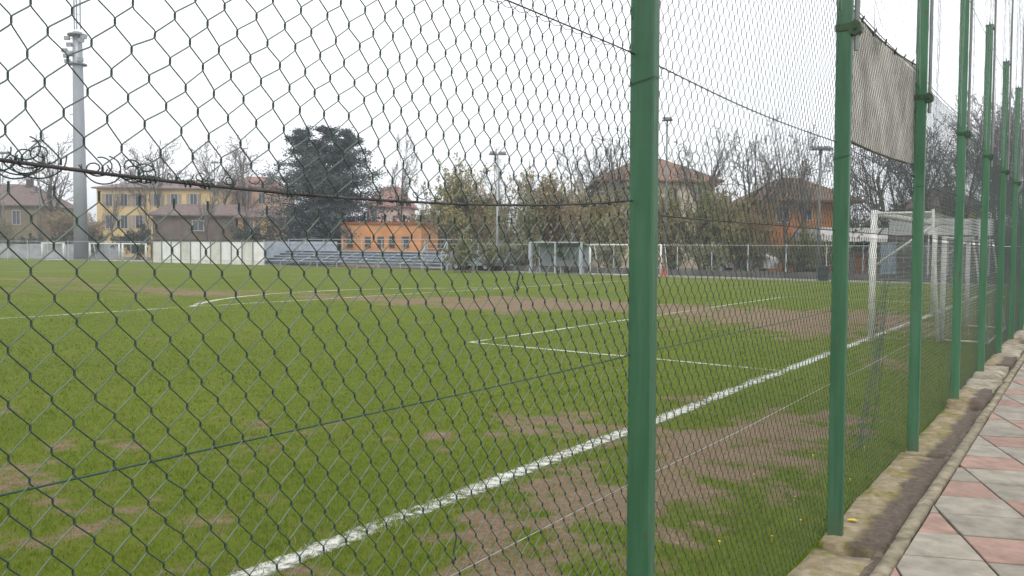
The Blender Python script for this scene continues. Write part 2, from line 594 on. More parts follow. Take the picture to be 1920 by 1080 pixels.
# painted lines: each strip lies about 6 mm above the turf
LINES = [  # name, start, end, width
    ('goal_line', (GOAL_X, -15), (GOAL_X, 46.0), .15),
    ('goal_area_line', (GOAL_X, GOAL_Y - 9.16), (GOAL_X - 5.5, GOAL_Y - 9.16), .09),
    ('goal_area_line', (GOAL_X - 5.5, GOAL_Y - 9.16), (GOAL_X - 5.5, GOAL_Y + 9.16), .09),
    ('goal_area_line', (GOAL_X - 5.5, GOAL_Y + 9.16), (GOAL_X, GOAL_Y + 9.16), .09),
    ('penalty_area_line', (GOAL_X - 16.5, GOAL_Y - 20.16), (GOAL_X - 16.5, GOAL_Y + 20.16), .13),
    ('penalty_area_line', (GOAL_X, GOAL_Y + 20.16), (GOAL_X - 16.5, GOAL_Y + 20.16), .11),
    ('penalty_area_line', (GOAL_X, GOAL_Y - 20.16), (GOAL_X - 16.5, GOAL_Y - 20.16), .11),
    ('touchline', (GOAL_X, 45.6), (-105, 45.6), .16),
    ('halfway_line', (-52.2, -15), (-52.2, 45.6), .13),
]


def line_strip(name, C, width, cover):
    C = np.asarray(C, float)
    T = np.gradient(C, axis=0); T /= np.linalg.norm(T, axis=1, keepdims=True)
    Nn = np.stack([-T[:, 1], T[:, 0]], 1)
    L = np.cumsum(np.r_[0, np.linalg.norm(np.diff(C, axis=0), axis=1)])
    wob = (fbm(L, L * 0 + C[0, 0], 1.3, 3) - .5) * .05
    ww = width * (0.70 + .6 * fbm(L + 30, L * 0, 2.0, 3))
    V, A = [], []
    offs = [-.95, -.45, 0, .45, .95]
    cov = [-.25, cover - .05, cover + .12, cover - .05, -.25]
    for k, of in enumerate(offs):
        P = C + Nn * (wob + ww * of)[:, None]
        V.append(np.column_stack([P, gz(P[:, 0], P[:, 1]) + .006]))
        A.append(cov[k] - .9 * np.clip(fbm(P[:, 0], P[:, 1], 1.4, 3) - .5, 0, 1) - .12 * worn(P[:, 0], P[:, 1]))
    V = np.stack(V, 1); n = len(C)
    idx = np.arange(n * 5).reshape(n, 5)
    f = np.stack([idx[:-1, :-1], idx[:-1, 1:], idx[1:, 1:], idx[1:, :-1]], -1).reshape(-1, 4)
    me = np_mesh(name, V.reshape(-1, 3), f, CHALK)
    attr(me, 'cover', np.stack(A, 1).ravel())
    return tag(link(name, me), None, None, kind='structure')


for nm, a, b, w in LINES:
    n = int(max(20, np.hypot(b[0] - a[0], b[1] - a[1]) / .12))
    t = np.linspace(0, 1, n)
    line_strip(nm, np.column_stack([a[0] + (b[0] - a[0]) * t, a[1] + (b[1] - a[1]) * t]), w, .45 if nm == 'goal_line' else .49)
ang = np.linspace(R(180 - 53), R(180 + 53), 160)
line_strip('penalty_arc_line', np.column_stack([GOAL_X - 11 + 9.15 * np.cos(ang), GOAL_Y + 9.15 * np.sin(ang)]), .2, .52)

# perimeter track beyond the far touchline
TRACK = M('track_grey', (.20, .185, .170), .95, .25, 1.5, bump=.004)
sheet('perimeter_track', -130, 4.0, 46.4, 49.4, -.01, TRACK)

# ---- path, kerb and fence plinth
PATH_BASE = M('joint_dirt', (.055, .045, .032), 1, .5, 12, col2=(.095, .085, .045))
sheet('path', .36, 4.2, -16, 60, -.020, PATH_BASE)
kerb = bpy.data.objects.new('kerb', None); COL.objects.link(kerb); kerb['kind'] = 'structure'
rng = random.Random(5)


def rough_block(x0, x1, y0, y1, z0, z1, amp, nx, ny, seed, rise=0.0):
    """stone or concrete block with an uneven weathered top and sides"""
    rs = np.random.RandomState(seed)
    mb = MB()
    top = {}
    for i in range(nx + 1):
        for j in range(ny + 1):
            u, v = i / nx, j / ny
            e = min(u, 1 - u, v, 1 - v)
            z = z1 + (rs.rand() - .5) * amp - (.5 * amp + .008 if e == 0 else 0) + rise * (fbm(np.array([u * 2.0 + seed]), np.array([v * 3.0]), 1.0, 3)[0] - .5)
            jx, jy = ((rs.rand() - .5) * amp * 1.2, (rs.rand() - .5) * amp * 1.6)
            top[i, j] = (x0 + (x1 - x0) * u + jx, y0 + (y1 - y0) * v + jy, z)
    n = 0
    ids = {}
    for k, p in top.items():
        ids[k] = len(mb.v); mb.v.append(p)
    for i in range(nx):
        for j in range(ny):
            mb.f.append((ids[i, j], ids[i + 1, j], ids[i + 1, j + 1], ids[i, j + 1])); mb.m.append(0)
    rim = [(i, 0) for i in range(nx)] + [(nx, j) for j in range(ny)] + [(i, ny) for i in range(nx, 0, -1)] + [(0, j) for j in range(ny, 0, -1)]
    low = []
    for k in rim:
        p = top[k]; low.append(len(mb.v)); mb.v.append((p[0], p[1], z0))
    for a in range(len(rim)):
        b = (a + 1) % len(rim)
        mb.f.append((low[a], low[b], ids[rim[b]], ids[rim[a]])); mb.m.append(0)
    return mb


y = -9.0
k = 0
while y < 46:
    L = .98 + rng.random() * .05
    wob = (rng.random() - .5) * .012
    o = rough_block(.300 + wob, .378 + wob, y, y + L - .012, -.10, .014 + rng.random() * .006, .006, 2, 7, 100 + k).build('kerb_stone', KERB_CON, kerb, True)
    y += L; k += 1


def plinth_material():
    m = bpy.data.materials.new('mossy_concrete'); m.use_nodes = True
    nt = m.node_tree; b = nt.nodes['Principled BSDF']; b.inputs['Roughness'].default_value = .95
    g = nt.nodes.new('ShaderNodeNewGeometry')

    def nz(s, d=6):
        n = nt.nodes.new('ShaderNodeTexNoise'); n.inputs['Scale'].default_value = s; n.inputs['Detail'].default_value = d; n.inputs['Roughness'].default_value = .7
        nt.links.new(g.outputs['Position'], n.inputs['Vector']); return n.outputs['Fac']

    def rp(src, stops):
        r = nt.nodes.new('ShaderNodeValToRGB'); e = r.color_ramp.elements
        while len(e) < len(stops): e.new(.5)
        for q, (p, c) in enumerate(stops): e[q].position = p; e[q].color = (*c, 1)
        nt.links.new(src, r.inputs['Fac']); return r.outputs['Color']
    con = rp(nz(9), [(.3, (.15, .115, .065)), (.55, (.27, .22, .14)), (.75, (.37, .33, .25))])
    moss = rp(nz(16), [(.3, (.075, .070, .014)), (.7, (.25, .20, .05))])
    dirt = rp(nz(20), [(.3, (.045, .032, .023)), (.7, (.125, .094, .068))])
    sp = nt.nodes.new('ShaderNodeSeparateXYZ'); nt.links.new(g.outputs['Position'], sp.inputs[0])

    def edge(inp, lo, hi, amp, s):
        a = nt.nodes.new('ShaderNodeMath'); a.operation = 'MULTIPLY_ADD'
        nt.links.new(nz(s, 4), a.inputs[0]); a.inputs[1].default_value = amp
        nt.links.new(inp, a.inputs[2])
        r = nt.nodes.new('ShaderNodeMapRange'); r.inputs['From Min'].default_value = lo + amp / 2; r.inputs['From Max'].default_value = hi + amp / 2
        nt.links.new(a.outputs[0], r.inputs['Value']); return r.outputs['Result']
    m1 = nt.nodes.new('ShaderNodeMixRGB'); nt.links.new(edge(nz(2.6, 3), .46, .62, .5, 12), m1.inputs['Fac'])
    nt.links.new(con, m1.inputs['Color1']); nt.links.new(moss, m1.inputs['Color2'])
    m2 = nt.nodes.new('ShaderNodeMixRGB')
    gate = nt.nodes.new('ShaderNodeMath'); gate.operation = 'MULTIPLY'
    nt.links.new(edge(sp.outputs['X'], .11, .17, .32, 3.2), gate.inputs[0]); nt.links.new(edge(sp.outputs['Y'], 4.78, 4.86, .25, 6), gate.inputs[1])
    nt.links.new(gate.outputs[0], m2.inputs['Fac'])
    nt.links.new(m1.outputs['Color'], m2.inputs['Color1']); nt.links.new(dirt, m2.inputs['Color2'])
    nt.links.new(m2.outputs['Color'], b.inputs['Base Color'])
    bp = nt.nodes.new('ShaderNodeBump'); bp.inputs['Distance'].default_value = .008; bp.inputs['Strength'].default_value = .7
    nt.links.new(nz(40), bp.inputs['Height']); nt.links.new(bp.outputs['Normal'], b.inputs['Normal'])
    return m


PLINTH = plinth_material()
plinth = thing('concrete_plinth', 'low mossy concrete and rough stone plinth under the green fence', 'plinth', (0, 0, 0))
POST0, SPACE = -0.139, 2.5578
cuts = [(-9.0, -5.3), (-5.25, -2.75), (-2.7, -.2), (-.17, 2.33), (2.40, 4.74), (4.83, 7.38), (7.47, 9.85)]
for k, (a, b) in enumerate(cuts):
    rough_block(-.058, .288, a, b, -.13, -.008 + .012 * (k % 2), .012, 5, 16, 300 + k, .02).build('plinth_slab', PLINTH, plinth, True)
y = 9.9
k = 0
STONE = M('rough_stone', (.23, .20, .14), .95, .4, 6, bump=.01, col2=(.37, .33, .25))
while y < 30:
    L = .7 + rng.random() * .75
    rough_block(-.056, .27 + rng.random() * .025, y, y + L - .06, -.13, .012 + rng.random() * .055, .03, 4, 5, 400 + k, .05).build('plinth_stone', STONE if k % 3 else PLINTH, plinth, True)
    y += L; k += 1
rough_block(-.056, .27, 30, 46, -.13, .0, .02, 3, 30, 460, .04).build('plinth_slab', PLINTH, plinth, True)
# soil in the strip between plinth and kerb
mb = MB()
for i in range(120):
    y0 = -3 + i * .4
    mb.face([(.25, y0, -.014), (.315, y0, -.018), (.315, y0 + .4, -.018), (.25, y0 + .4, -.014)])
tag(mb.build('soil', SOIL), None, None, kind='stuff')

# ---- paving: a grid turned 22.6 degrees to the kerb, pink tile every third one
path_root = bpy.data.objects.new('pavement', None); COL.objects.link(path_root); path_root['kind'] = 'structure'
O = np.array((.453, 5.736)); TA = np.array((.385, -.923)); TB = np.array((.923, .385))
LA, LB = .412, .490


def tile_mesh(poly, name, mat, h=.030, gap=.0075):
    P = [np.array(q, float) for q in poly]
    c = sum(P) / len(P)

    def inset(d):
        out = []
        n = len(P)
        for i in range(n):
            p0, p1, p2 = P[i - 1], P[i], P[(i + 1) % n]
            e1 = (p1 - p0) / (np.linalg.norm(p1 - p0) + 1e-9); e2 = (p2 - p1) / (np.linalg.norm(p2 - p1) + 1e-9)
            n1, n2 = np.array((-e1[1], e1[0])), np.array((-e2[1], e2[0]))
            bis = n1 + n2
            den = bis @ n1
            out.append(p1 + bis * (d / max(den, .3)))
        return out
    a, b = inset(gap), inset(gap + .004)
    mb = MB()
    n = len(P)
    mb.v = [(p[0], p[1], -.01) for p in a] + [(p[0], p[1], h - .004) for p in a] + [(p[0], p[1], h) for p in b]
    for L in (0, n):
        for i in range(n):
            j = (i + 1) % n
            mb.f.append((L + i, L + j, L + n + j, L + n + i)); mb.m.append(0)
    mb.f.append(tuple(2 * n + i for i in range(n))); mb.m.append(0)
    return mb.mesh(name, mat)


def clip_x(poly, xmin):
    out = []
    for i in range(len(poly)):
        a, b = poly[i - 1], poly[i]
        if (a[0] >= xmin) != (b[0] >= xmin):
            t = (xmin - a[0]) / (b[0] - a[0]); out.append((xmin, a[1] + (b[1] - a[1]) * t))
        if b[0] >= xmin:
            out.append(b)
    return out


base = [TA * 0, TA * LA, TA * LA + TB * LB, TB * LB]      # counter-clockwise
FULL = {}
for key, mt in (('grey', TILE_GREY), ('pink', TILE_PINK)):
    FULL[key] = tile_mesh(base, 'paving_tile', mt)
KX = .388
for c in range(-14, 14):
    for j in range(-34, 18):
        o2 = O + TB * LB * (c - 1) + TA * LA * j
        poly = [tuple(o2 + q) for q in base]
        X = [q[0] for q in poly]; Yv = [q[1] for q in poly]
        if max(X) < KX + .03 or min(X) > 2.55 or max(Yv) < .6 or min(Yv) > 14.5:
            continue
        key = 'pink' if (j - c) % 3 == 0 else 'grey'
        z = -.016 + rng.uniform(-.003, .003)
        if min(X) > KX:
            o = link('paving_tile', FULL[key], path_root, (o2[0], o2[1], z))
        else:
            pc = clip_x(poly, KX)
            if len(pc) < 3:
                continue
            area = abs(sum(pc[i - 1][0] * pc[i][1] - pc[i][0] * pc[i - 1][1] for i in range(len(pc)))) / 2
            if area < .004:
                continue
            cx_, cy_ = sum(q[0] for q in pc) / len(pc), sum(q[1] for q in pc) / len(pc)
            o = link('paving_tile', tile_mesh([(q[0] - cx_, q[1] - cy_) for q in pc], 'paving_tile', TILE_PINK if key == 'pink' else TILE_GREY), path_root, (cx_, cy_, z))
        o.rotation_euler = (rng.uniform(-.006, .006), rng.uniform(-.006, .006), 0)

# ------------------------------------------------------------------ grass blades
def grass():
    rs = np.random.RandomState(3)
    eye = np.array((CAM_X, 0.0)); fh = np.array((-math.sin(YAW), math.cos(YAW))); rh = np.array((math.cos(YAW), math.sin(YAW)))
    sets = []

    def scatter(n, log, d0, d1, dens0):
        # random points over the pitch; farther out fewer and broader blades stand for many
        d = d0 * (d1 / d0) ** rs.rand(n) if log else np.sqrt(rs.uniform(d0 ** 2, d1 ** 2, n))
        t = rs.uniform(-.74, .74, n)
        P = eye + d[:, None] * fh + (d * t)[:, None] * rh
        keep = (P[:, 0] < -.045) & (P[:, 1] < 46)
        P, d = P[keep], d[keep]
        w = worn(P[:, 0], P[:, 1])
        cl = fbm(P[:, 0] + 80, P[:, 1], 5.0, 3)
        pr = np.clip(1.08 - .80 * w + (cl - .5) * 1.8, .30, 1)
        keep = rs.rand(len(P)) < pr
        P, w, cl, d = P[keep], w[keep], cl[keep], d[keep]
        n = len(P)
        lush = np.clip(1 - np.abs(P[:, 0] + .35) / .5, 0, 1)
        h = rs.uniform(.015, .040, n) * np.clip(1.05 - .012 * d, .5, 1) * (1 - .6 * w) * (0.7 + .6 * cl) * (1 + .5 * lush)
        a = rs.uniform(0, 2 * PI, n); lean = rs.uniform(.1, .95, n) * h
        ww = .0034 * np.clip(d / 3.4, 1, None) ** .92 * rs.uniform(.7, 1.3, n)
        b = rs.uniform(0, 2 * PI, n)
        z = gz(P[:, 0], P[:, 1])
        side = np.stack([np.cos(a) * ww / 2, np.sin(a) * ww / 2, 0 * a], 1)
        base = np.column_stack([P, z - .004])
        mid = base + np.column_stack([np.cos(b) * lean * .35, np.sin(b) * lean * .35, h * .6])
        tip = base + np.column_stack([np.cos(b) * lean, np.sin(b) * lean, h])
        V = np.stack([base - side, base + side, mid + side * .8, mid - side * .8, tip], 1)
        broad = fbm(P[:, 0] + 11, P[:, 1] + 50, .5, 4)
        tint = .28 + np.clip((d - 6) * .009, 0, .25) + .40 * rs.rand(n) + .5 * (broad - .5) + .26 * lush
        mid_ = fbm(P[:, 0] + 60, P[:, 1] + 20, 1.6, 4)
        tint = tint + .35 * (mid_ - .5)
        dry = rs.rand(n) < (.10 + .50 * w + .55 * np.clip(mid_ - .54, 0, 1))
        tint = np.where(dry, rs.uniform(0, .2, n), np.clip(tint, .22, 1))
        gl = np.abs(P[:, 0] - GOAL_X) < .075 * (.7 + .6 * cl)
        ga = (np.abs(P[:, 1] - (GOAL_Y - 9.16)) < .05) & (P[:, 0] > GOAL_X - 5.5) & (P[:, 0] < GOAL_X)
        gb = (np.abs(P[:, 0] - (GOAL_X - 5.5)) < .05) & (np.abs(P[:, 1] - GOAL_Y) < 9.16)
        paint = ((gl & (rs.rand(n) < .8)) | ((ga | gb) & (rs.rand(n) < .7))).astype(float) * rs.uniform(.5, 1, n)
        V[:, 2:, 2] -= (paint[:, None] * (h * .35)[:, None])
        sets.append((V, tint, paint))
    DENS = 5600
    scatter(int(.74 * (3.4 ** 2 - 1.2 ** 2) * DENS), False, 1.2, 3.4, DENS)
    scatter(int(1.48 * DENS * 3.4 ** 2 * math.log(48 / 3.4)), True, 3.4, 48.0, DENS)
    # weeds and tufts rooted in the joints of plinth and kerb
    for (x0, sx, n, hh) in ((-.062, .012, 9000, .06), (.302, .010, 1500, .022), (.384, .006, 900, .012)):
        y = rs.uniform(2.0, 16, n)
        k = fbm(y + 3 * x0, y * 0 + 9, 1.7 if hh < .05 else .8, 4)
        y = y[rs.rand(n) < np.clip((k - (.50 if hh < .05 else .30)) * 6, 0, 1)]
        n = len(y)
        P = np.column_stack([x0 + rs.randn(n) * sx, y])
        h = hh * rs.uniform(.35, 1, n)
        a = rs.uniform(0, 2 * PI, n); b = rs.uniform(0, 2 * PI, n); ww = .0038 * rs.uniform(.7, 1.3, n)
        side = np.stack([np.cos(a) * ww / 2, np.sin(a) * ww / 2, 0 * a], 1)
        base = np.column_stack([P, np.full(n, -.055 if x0 < 0 else -.016)])
        mid = base + np.column_stack([np.cos(b) * h * .2, np.sin(b) * h * .2, h * .6])
        tip = base + np.column_stack([np.cos(b) * h * .5, np.sin(b) * h * .5, h])
        sets.append((np.stack([base - side, base + side, mid + side * .8, mid - side * .8, tip], 1), .25 + .5 * rs.rand(n), np.zeros(n)))
    V = np.concatenate([s[0] for s in sets]); t = np.concatenate([s[1] for s in sets]); p = np.concatenate([s[2] for s in sets])
    n = len(V)
    print('blades', n)
    k = np.arange(n)[:, None] * 5
    f = np.concatenate([k + np.array([0, 1, 2]), k + np.array([0, 2, 3]), k + np.array([3, 2, 4])])
    me = np_mesh('grass', V.reshape(-1, 3), f, BLADE)
    attr(me, 'tint', np.repeat(t, 5)); attr(me, 'paint', np.repeat(p, 5))
    tag(link('grass', me), 'short worn football turf grass with bare brown patches', 'grass', kind='stuff')


grass()

# ------------------------------------------------------------------ the green chain-link fence
fence = thing('chain_link_fence', 'tall green post and chain link fence running along the paved path', 'fence', (0, 0, 0))
NPOST = 18
POST_H = 4.66


def bay_sag(y):
    return np.where(np.asarray(y) < 2.45, .040 * (np.asarray(y) - 1.2) ** 2 - .019, 0.0)


MESH_X = -.050      # the weave is tied to the field side of the posts


def wire_z(y, z0, sag=.02):
    u = ((y - POST0) / SPACE) % 1.0
    return z0 - sag * 4 * u * (1 - u)


def woven(y0, y1, z0, z1, seed, nside, jit, wob, rad=.00138, W=.0594, Vp=.0750, hole=None, shear=0.0, knot=.0034, near=False, pale=1.0):
    """interlocked zig-zag wires: each touches its neighbours at the knots"""
    rs = np.random.RandomState(seed)
    ncol = int(round((y1 - y0) / (W / 2)))
    sp = np.clip(1 + rs.randn(ncol) * jit, .6, 1.45)
    cols = y0 + np.r_[0, np.cumsum(sp)] / sp.sum() * (y1 - y0)
    K = int((z1 - z0) / (Vp / 2)) + 1
    kk = np.arange(K)
    zz = z0 + kk * Vp / 2
    NPT = 4
    P = np.zeros((ncol, K * NPT, 3))
    BL = np.zeros((ncol, K * NPT))
    colw = rs.randn(ncol + 1, K)
    for _ in range(3):       # smooth the knot offsets so that whole cells go out of true, not single wires
        colw = .5 * colw + .25 * np.roll(colw, 1, 1) + .25 * np.roll(colw, 1, 0)
    colz = rs.randn(ncol + 1, K)
    for i in range(ncol):
        ph = (kk + i) % 2
        ci = i + ph
        yv = cols[ci] + colw[ci, kk] * wob
        zv = zz + colz[ci, kk] * wob * .45
        sgn = np.where(ph == 1, 1, -1)
        yv = yv + shear * (np.clip((yv - .25) / .8, .15, 1) if near else 1.0) * (zv - (1.97 if z0 > 1 else 1.40))
        if near:
            zv = zv + bay_sag(yv) * (1.0 if z0 > 1 else np.clip((zv - 1.2) / .5, 0, 1))
        yv = yv + sgn * .0002
        bulge = MESH_X + .006 * np.sin(yv * 3.1 + 1) * np.sin(zv * 2.3) + .010 * np.sin(yv * 1.3) * np.sin(zv * 1.1 + .4)
        lo = np.stack([bulge + sgn * .0013, yv, zv - knot], -1)
        hi = np.stack([bulge + sgn * .0013, yv, zv + knot], -1)
        P[i, 0::NPT] = lo
        P[i, 1::NPT] = hi
        nx_ = np.concatenate([lo[1:], hi[-1:] + [[0, 0, .01]]])
        d = nx_ - hi
        d[-1] = (0, 0, .01)
        up = np.array([0, 0, .0011 if z0 > 1 else .0003])
        P[i, 2::NPT] = hi + d * .12 + up
        P[i, 3::NPT] = hi + d * .88 - up
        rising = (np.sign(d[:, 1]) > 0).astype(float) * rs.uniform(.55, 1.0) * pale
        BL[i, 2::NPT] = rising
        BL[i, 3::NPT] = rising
    if hole is not None:
        hole(P, cols)
    v, q = np_tubes(P, rad, nside)
    return (v, q, np.repeat(BL.ravel(), nside)), cols


def torn(P, cols):
    """one broken knot: a cell near the top left hangs open"""
    y, z = P[:, :, 1], P[:, :, 2]
    d = np.exp(-(((y - .735) / .030) ** 2 + ((z - 2.035) / .045) ** 2))
    P[:, :, 1] += np.where(y > .735, 1, -1) * d * .007
    P[:, :, 2] -= d * .006
    d2 = np.exp(-(((y - 1.17) / .05) ** 2 + ((z - 1.90) / .06) ** 2))
    P[:, :, 2] += d2 * .01


BAY0 = (POST0, POST0 + SPACE)
(v, q, bl_), c0 = woven(BAY0[0], BAY0[1], 1.784, 3.13, 21, 4, .085, .0034, hole=torn, shear=.20, knot=.0038, near=True)
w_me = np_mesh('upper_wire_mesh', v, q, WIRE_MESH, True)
attr(w_me, 'pale_leg', bl_)
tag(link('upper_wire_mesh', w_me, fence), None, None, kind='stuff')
(v, q, bl_), c1 = woven(BAY0[0], BAY0[1], .015, 1.776, 22, 4, .05, .0024, shear=.07, near=True)
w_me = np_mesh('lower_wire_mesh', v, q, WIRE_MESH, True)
attr(w_me, 'pale_leg', bl_)
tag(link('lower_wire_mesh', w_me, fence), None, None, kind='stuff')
(v, q, bl_), _ = woven(.0, SPACE, 1.784, 3.13, 23, 3, .09, .003, shear=.18, knot=.0036, pale=.4)
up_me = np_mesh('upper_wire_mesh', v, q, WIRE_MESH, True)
attr(up_me, 'pale_leg', bl_)
(v, q, bl_), _ = woven(.0, SPACE, .015, 1.776, 24, 3, .07, .0025, shear=.05, pale=.45)
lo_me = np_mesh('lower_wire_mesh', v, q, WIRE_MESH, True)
attr(lo_me, 'pale_leg', bl_)
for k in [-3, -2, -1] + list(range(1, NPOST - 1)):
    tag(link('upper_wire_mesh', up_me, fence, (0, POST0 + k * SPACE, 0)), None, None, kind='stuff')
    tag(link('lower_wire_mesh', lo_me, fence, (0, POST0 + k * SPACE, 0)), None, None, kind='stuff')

# loose curled ends where the two meshes overlap along the middle wire
mb = MB()
rs = random.Random(8)
ycur = .34
while ycur < 2.36:
    big = ycur < .70
    for rep_ in range(2 if big or rs.random() < .4 else 1):
        yy = ycur + rs.uniform(-.012, .012)
        z = 1.786 + float(bay_sag(yy)) + rs.uniform(-.004, .012)
        sgn = rs.choice((-1, 1))
        p = Vector((MESH_X + .002, yy, z)); a = rs.uniform(-1.9, -1.0) if sgn > 0 else rs.uniform(-2.1, -1.2)
        pts = [tuple(p)]
        kap = sgn * (rs.uniform(22, 60) if big else rs.uniform(50, 130))
        drift = rs.uniform(-3, 8)
        n = rs.randint(12, 20) if big else rs.randint(7, 12)
        stp = .0052 if big else .0036
        for i in range(n):
            a += kap * stp
            kap *= 1 + drift * .012
            p = p + Vector((.0012 * math.sin(i * .9), math.cos(a) * stp * 1.25, math.sin(a) * stp))
            pts.append(tuple(p))
        mb.tube(pts, .0011, 4)
    if rs.random() < .35:   # twist round the wire itself
        yy = ycur + rs.uniform(-.02, .02)
        zc = wire_z(yy, 1.781, .004) + float(bay_sag(yy))
        mb.tube([(MESH_X + .006 + .0045 * math.sin(w), yy + .0014 * w, zc + .0055 * math.cos(w)) for w in [i * .8 for i in range(18)]], .0013, 4)
    ycur += rs.uniform(.024, .034)
tag(mb.build('curled_wire_end', WIRE_PVC, fence, True), None, None, kind='stuff')

# tension wires
for z0, rad, mt, sag in ((.886, .0013, WIRE_ZINC, .004), (1.318, .0019, WIRE_GREEN, .004), (1.783, .0030, WIRE_RUST, .004), (2.288, .0022, WIRE_PVC, .02), (3.15, .0028, WIRE_PVC, .03), (4.50, .003, WIRE_PVC, .03)):
    mb = MB()
    pts = []
    y = POST0 - 3 * SPACE
    while y < POST0 + (NPOST - 1) * SPACE:
        pts.append((MESH_X + .006, y, wire_z(y, z0, sag if y > 2.42 else .004) + .002 * math.sin(y * 2.7 + z0 * 9) + (float(bay_sag(max(y, -.2))) if 1.7 < z0 < 1.9 else 0)))
        y += .16
    mb.tube(pts, rad, 5)
    if z0 in (2.288, 3.15):       # lacing wire wound round the tension wire
        pts = []
        y = POST0 + .2
        while y < POST0 + 7 * SPACE:
            pts.append((MESH_X + .006 + .004 * math.cos(y * 110), y, wire_z(y, z0, sag) + .002 * math.sin(y * 2.7 + z0 * 9) + .004 * math.sin(y * 110)))
            y += .012
        mb.tube(pts, .0011, 3)
    mb.build('tension_wire', mt, fence, True)

for (y_, z_, L_) in ((1.757, 1.62, .062), (1.50, 1.00, .085)):      # dangling tie ends caught in the mesh
    m_ = MB()
    m_.tube([(MESH_X + .004, y_, z_), (MESH_X + .006, y_ + .004, z_ - L_ * .4), (MESH_X + .004, y_ - .004, z_ - L_ * .8), (MESH_X + .006, y_ + .003, z_ - L_)], .0022, 5)
    m_.tube([(MESH_X + .004, y_, z_ - L_), (MESH_X + .008, y_ - .006, z_ - L_ - .006), (MESH_X + .004, y_ - .010, z_ - L_ + .004), (MESH_X + .006, y_, z_ - L_ + .006)], .0024, 5)
    tag(m_.build('dangling_tie', WIRE_PVC, fence, True), None, None, kind='stuff')

# posts
pm = MB().bevbox(-.0425, .0425, -.0225, .0225, -.2, POST_H, .005).mesh('post', POST_GREEN)
capm = MB()
capm.box(-.046, .046, -.026, .026, POST_H - .004, POST_H + .012)
capm.box(.030, .060, -.012, .012, POST_H - .06, POST_H - .02)
for sx in (-.032, .0, .030):
    n = len(capm.v)
    h_ = .075 if sx == 0 else .035
    capm.v += [(sx - .012, -.012, POST_H + .012), (sx + .012, -.012, POST_H + .012), (sx + .012, .012, POST_H + .012), (sx - .012, .012, POST_H + .012), (sx, 0, POST_H + h_)]
    for q in ((0, 1, 4), (1, 2, 4), (2, 3, 4), (3, 0, 4)):
        capm.f.append(tuple(n + a for a in q)); capm.m.append(0)
cap_me = capm.mesh('post_cap', BRACKET_GREEN)
br = MB()
br.box(-.047, .082, -.027, .027, 2.915, 2.955)
pts = [(.0605 + .034 * math.cos(w), 0, 2.925 + .042 * math.sin(w)) for w in [i * PI / 6 for i in range(12)]]
n = len(br.v)
for yy in (-.030, .030):
    br.v += [(p[0], yy, p[2]) for p in pts]
br.f.append(tuple(n + i for i in range(12))); br.f.append(tuple(n + 23 - i for i in range(12))); br.m += [0, 0]
for i in range(12):
    j = (i + 1) % 12
    br.f.append((n + i, n + 12 + i, n + 12 + j, n + j)); br.m.append(0)
br.box(.058, .070, -.040, -.030, 2.915, 2.935)
br_me = br.mesh('clamp_bracket', BRACKET_GREEN)
ex_me = MB().tube([(.064, 0, 2.80), (.064, 0, 5.0), (.066, 0, 7.0)], .0135, 8).mesh('extension_pole', STEEL_POLE)
tie_me = MB().tube([(.047 * sx, .026 * sy, .010 * sx) for sx, sy in ((-1, 1), (-1, -1), (0, -1.02), (1, -1), (1, 1))], .0013, 4).mesh('tie_wire', WIRE_PVC)
TOPLEAN = R(.42)
for k in range(-3, NPOST):
    y = POST0 + k * SPACE
    p = link('post', pm, fence, (0, y, 0))
    p.rotation_euler = (rng.uniform(-.002, .002), -TOPLEAN + rng.uniform(-.0015, .0015), 0)
    link('tie_wire', tie_me, p, (0, 0, 2.20))
    link('post_cap', cap_me, p)
    link('clamp_bracket', br_me, p)
    link('extension_pole', ex_me, p)

# high soft ball net above the chain link
hnet = thing('ball_stop_net', 'fine grey ball stop net hanging high above the green fence posts', 'net', (0, 0, 0))


def cloth_net(corner_fn, nu, nv, rad, sides=3, su=3, sv=3):
    """threads along u and v over a surface (u, v in 0..1)"""
    V, Q, off = [], [], 0
    for (n, m, flip, ss) in ((nu, nv * sv, False, 0), (nv, nu * su, True, 0)):
        a = np.linspace(0, 1, n + 1); b = np.linspace(0, 1, m + 1)
        A, B = np.meshgrid(a, b, indexing='ij')
        P = corner_fn(A, B) if not flip else corner_fn(B, A)
        v, q = np_tubes(P, rad, sides)
        V.append(v); Q.append(q + off); off += len(v)
    return np.concatenate(V), np.concatenate(Q)


def hn(u, v):
    y = u * SPACE
    z = 3.0 + v * 3.9
    x = -.05 + .10 * np.sin(u * PI) * np.sin(v * PI) + .05 * np.sin(u * 9 + v * 4)
    y = y + .12 * np.sin(v * 5 + u * 3) * np.sin(u * PI)
    z = z - .25 * np.sin(u * PI) * (v ** .7) * .6
    return np.stack([x, y, z], -1)


v, q = cloth_net(hn, 20, 30, .0012, 3, 1, 1)
hn_me = np_mesh('net_panel', v, q, NET_GREY)
for k in range(-3, 12):
    link('net_panel', hn_me, hnet, (0, POST0 + k * SPACE, 0))
for k in range(2, 12):       # slack ropes that hang in curves from the net
    for c in range(3):
        y0 = POST0 + k * SPACE + .3 + .7 * c + rs.uniform(-.2, .2)
        x0 = -.09 - .05 * c
        zt, zb = 6.2, rs.uniform(2.9, 3.6)
        dy = rs.uniform(-.5, .5)
        MB().tube([(x0, y0 + dy * math.sin(u * 2.2) * u, zt + (zb - zt) * u) for u in [i / 10 for i in range(11)]], .0024, 3).build('slack_rope', NET_GREY, hnet)

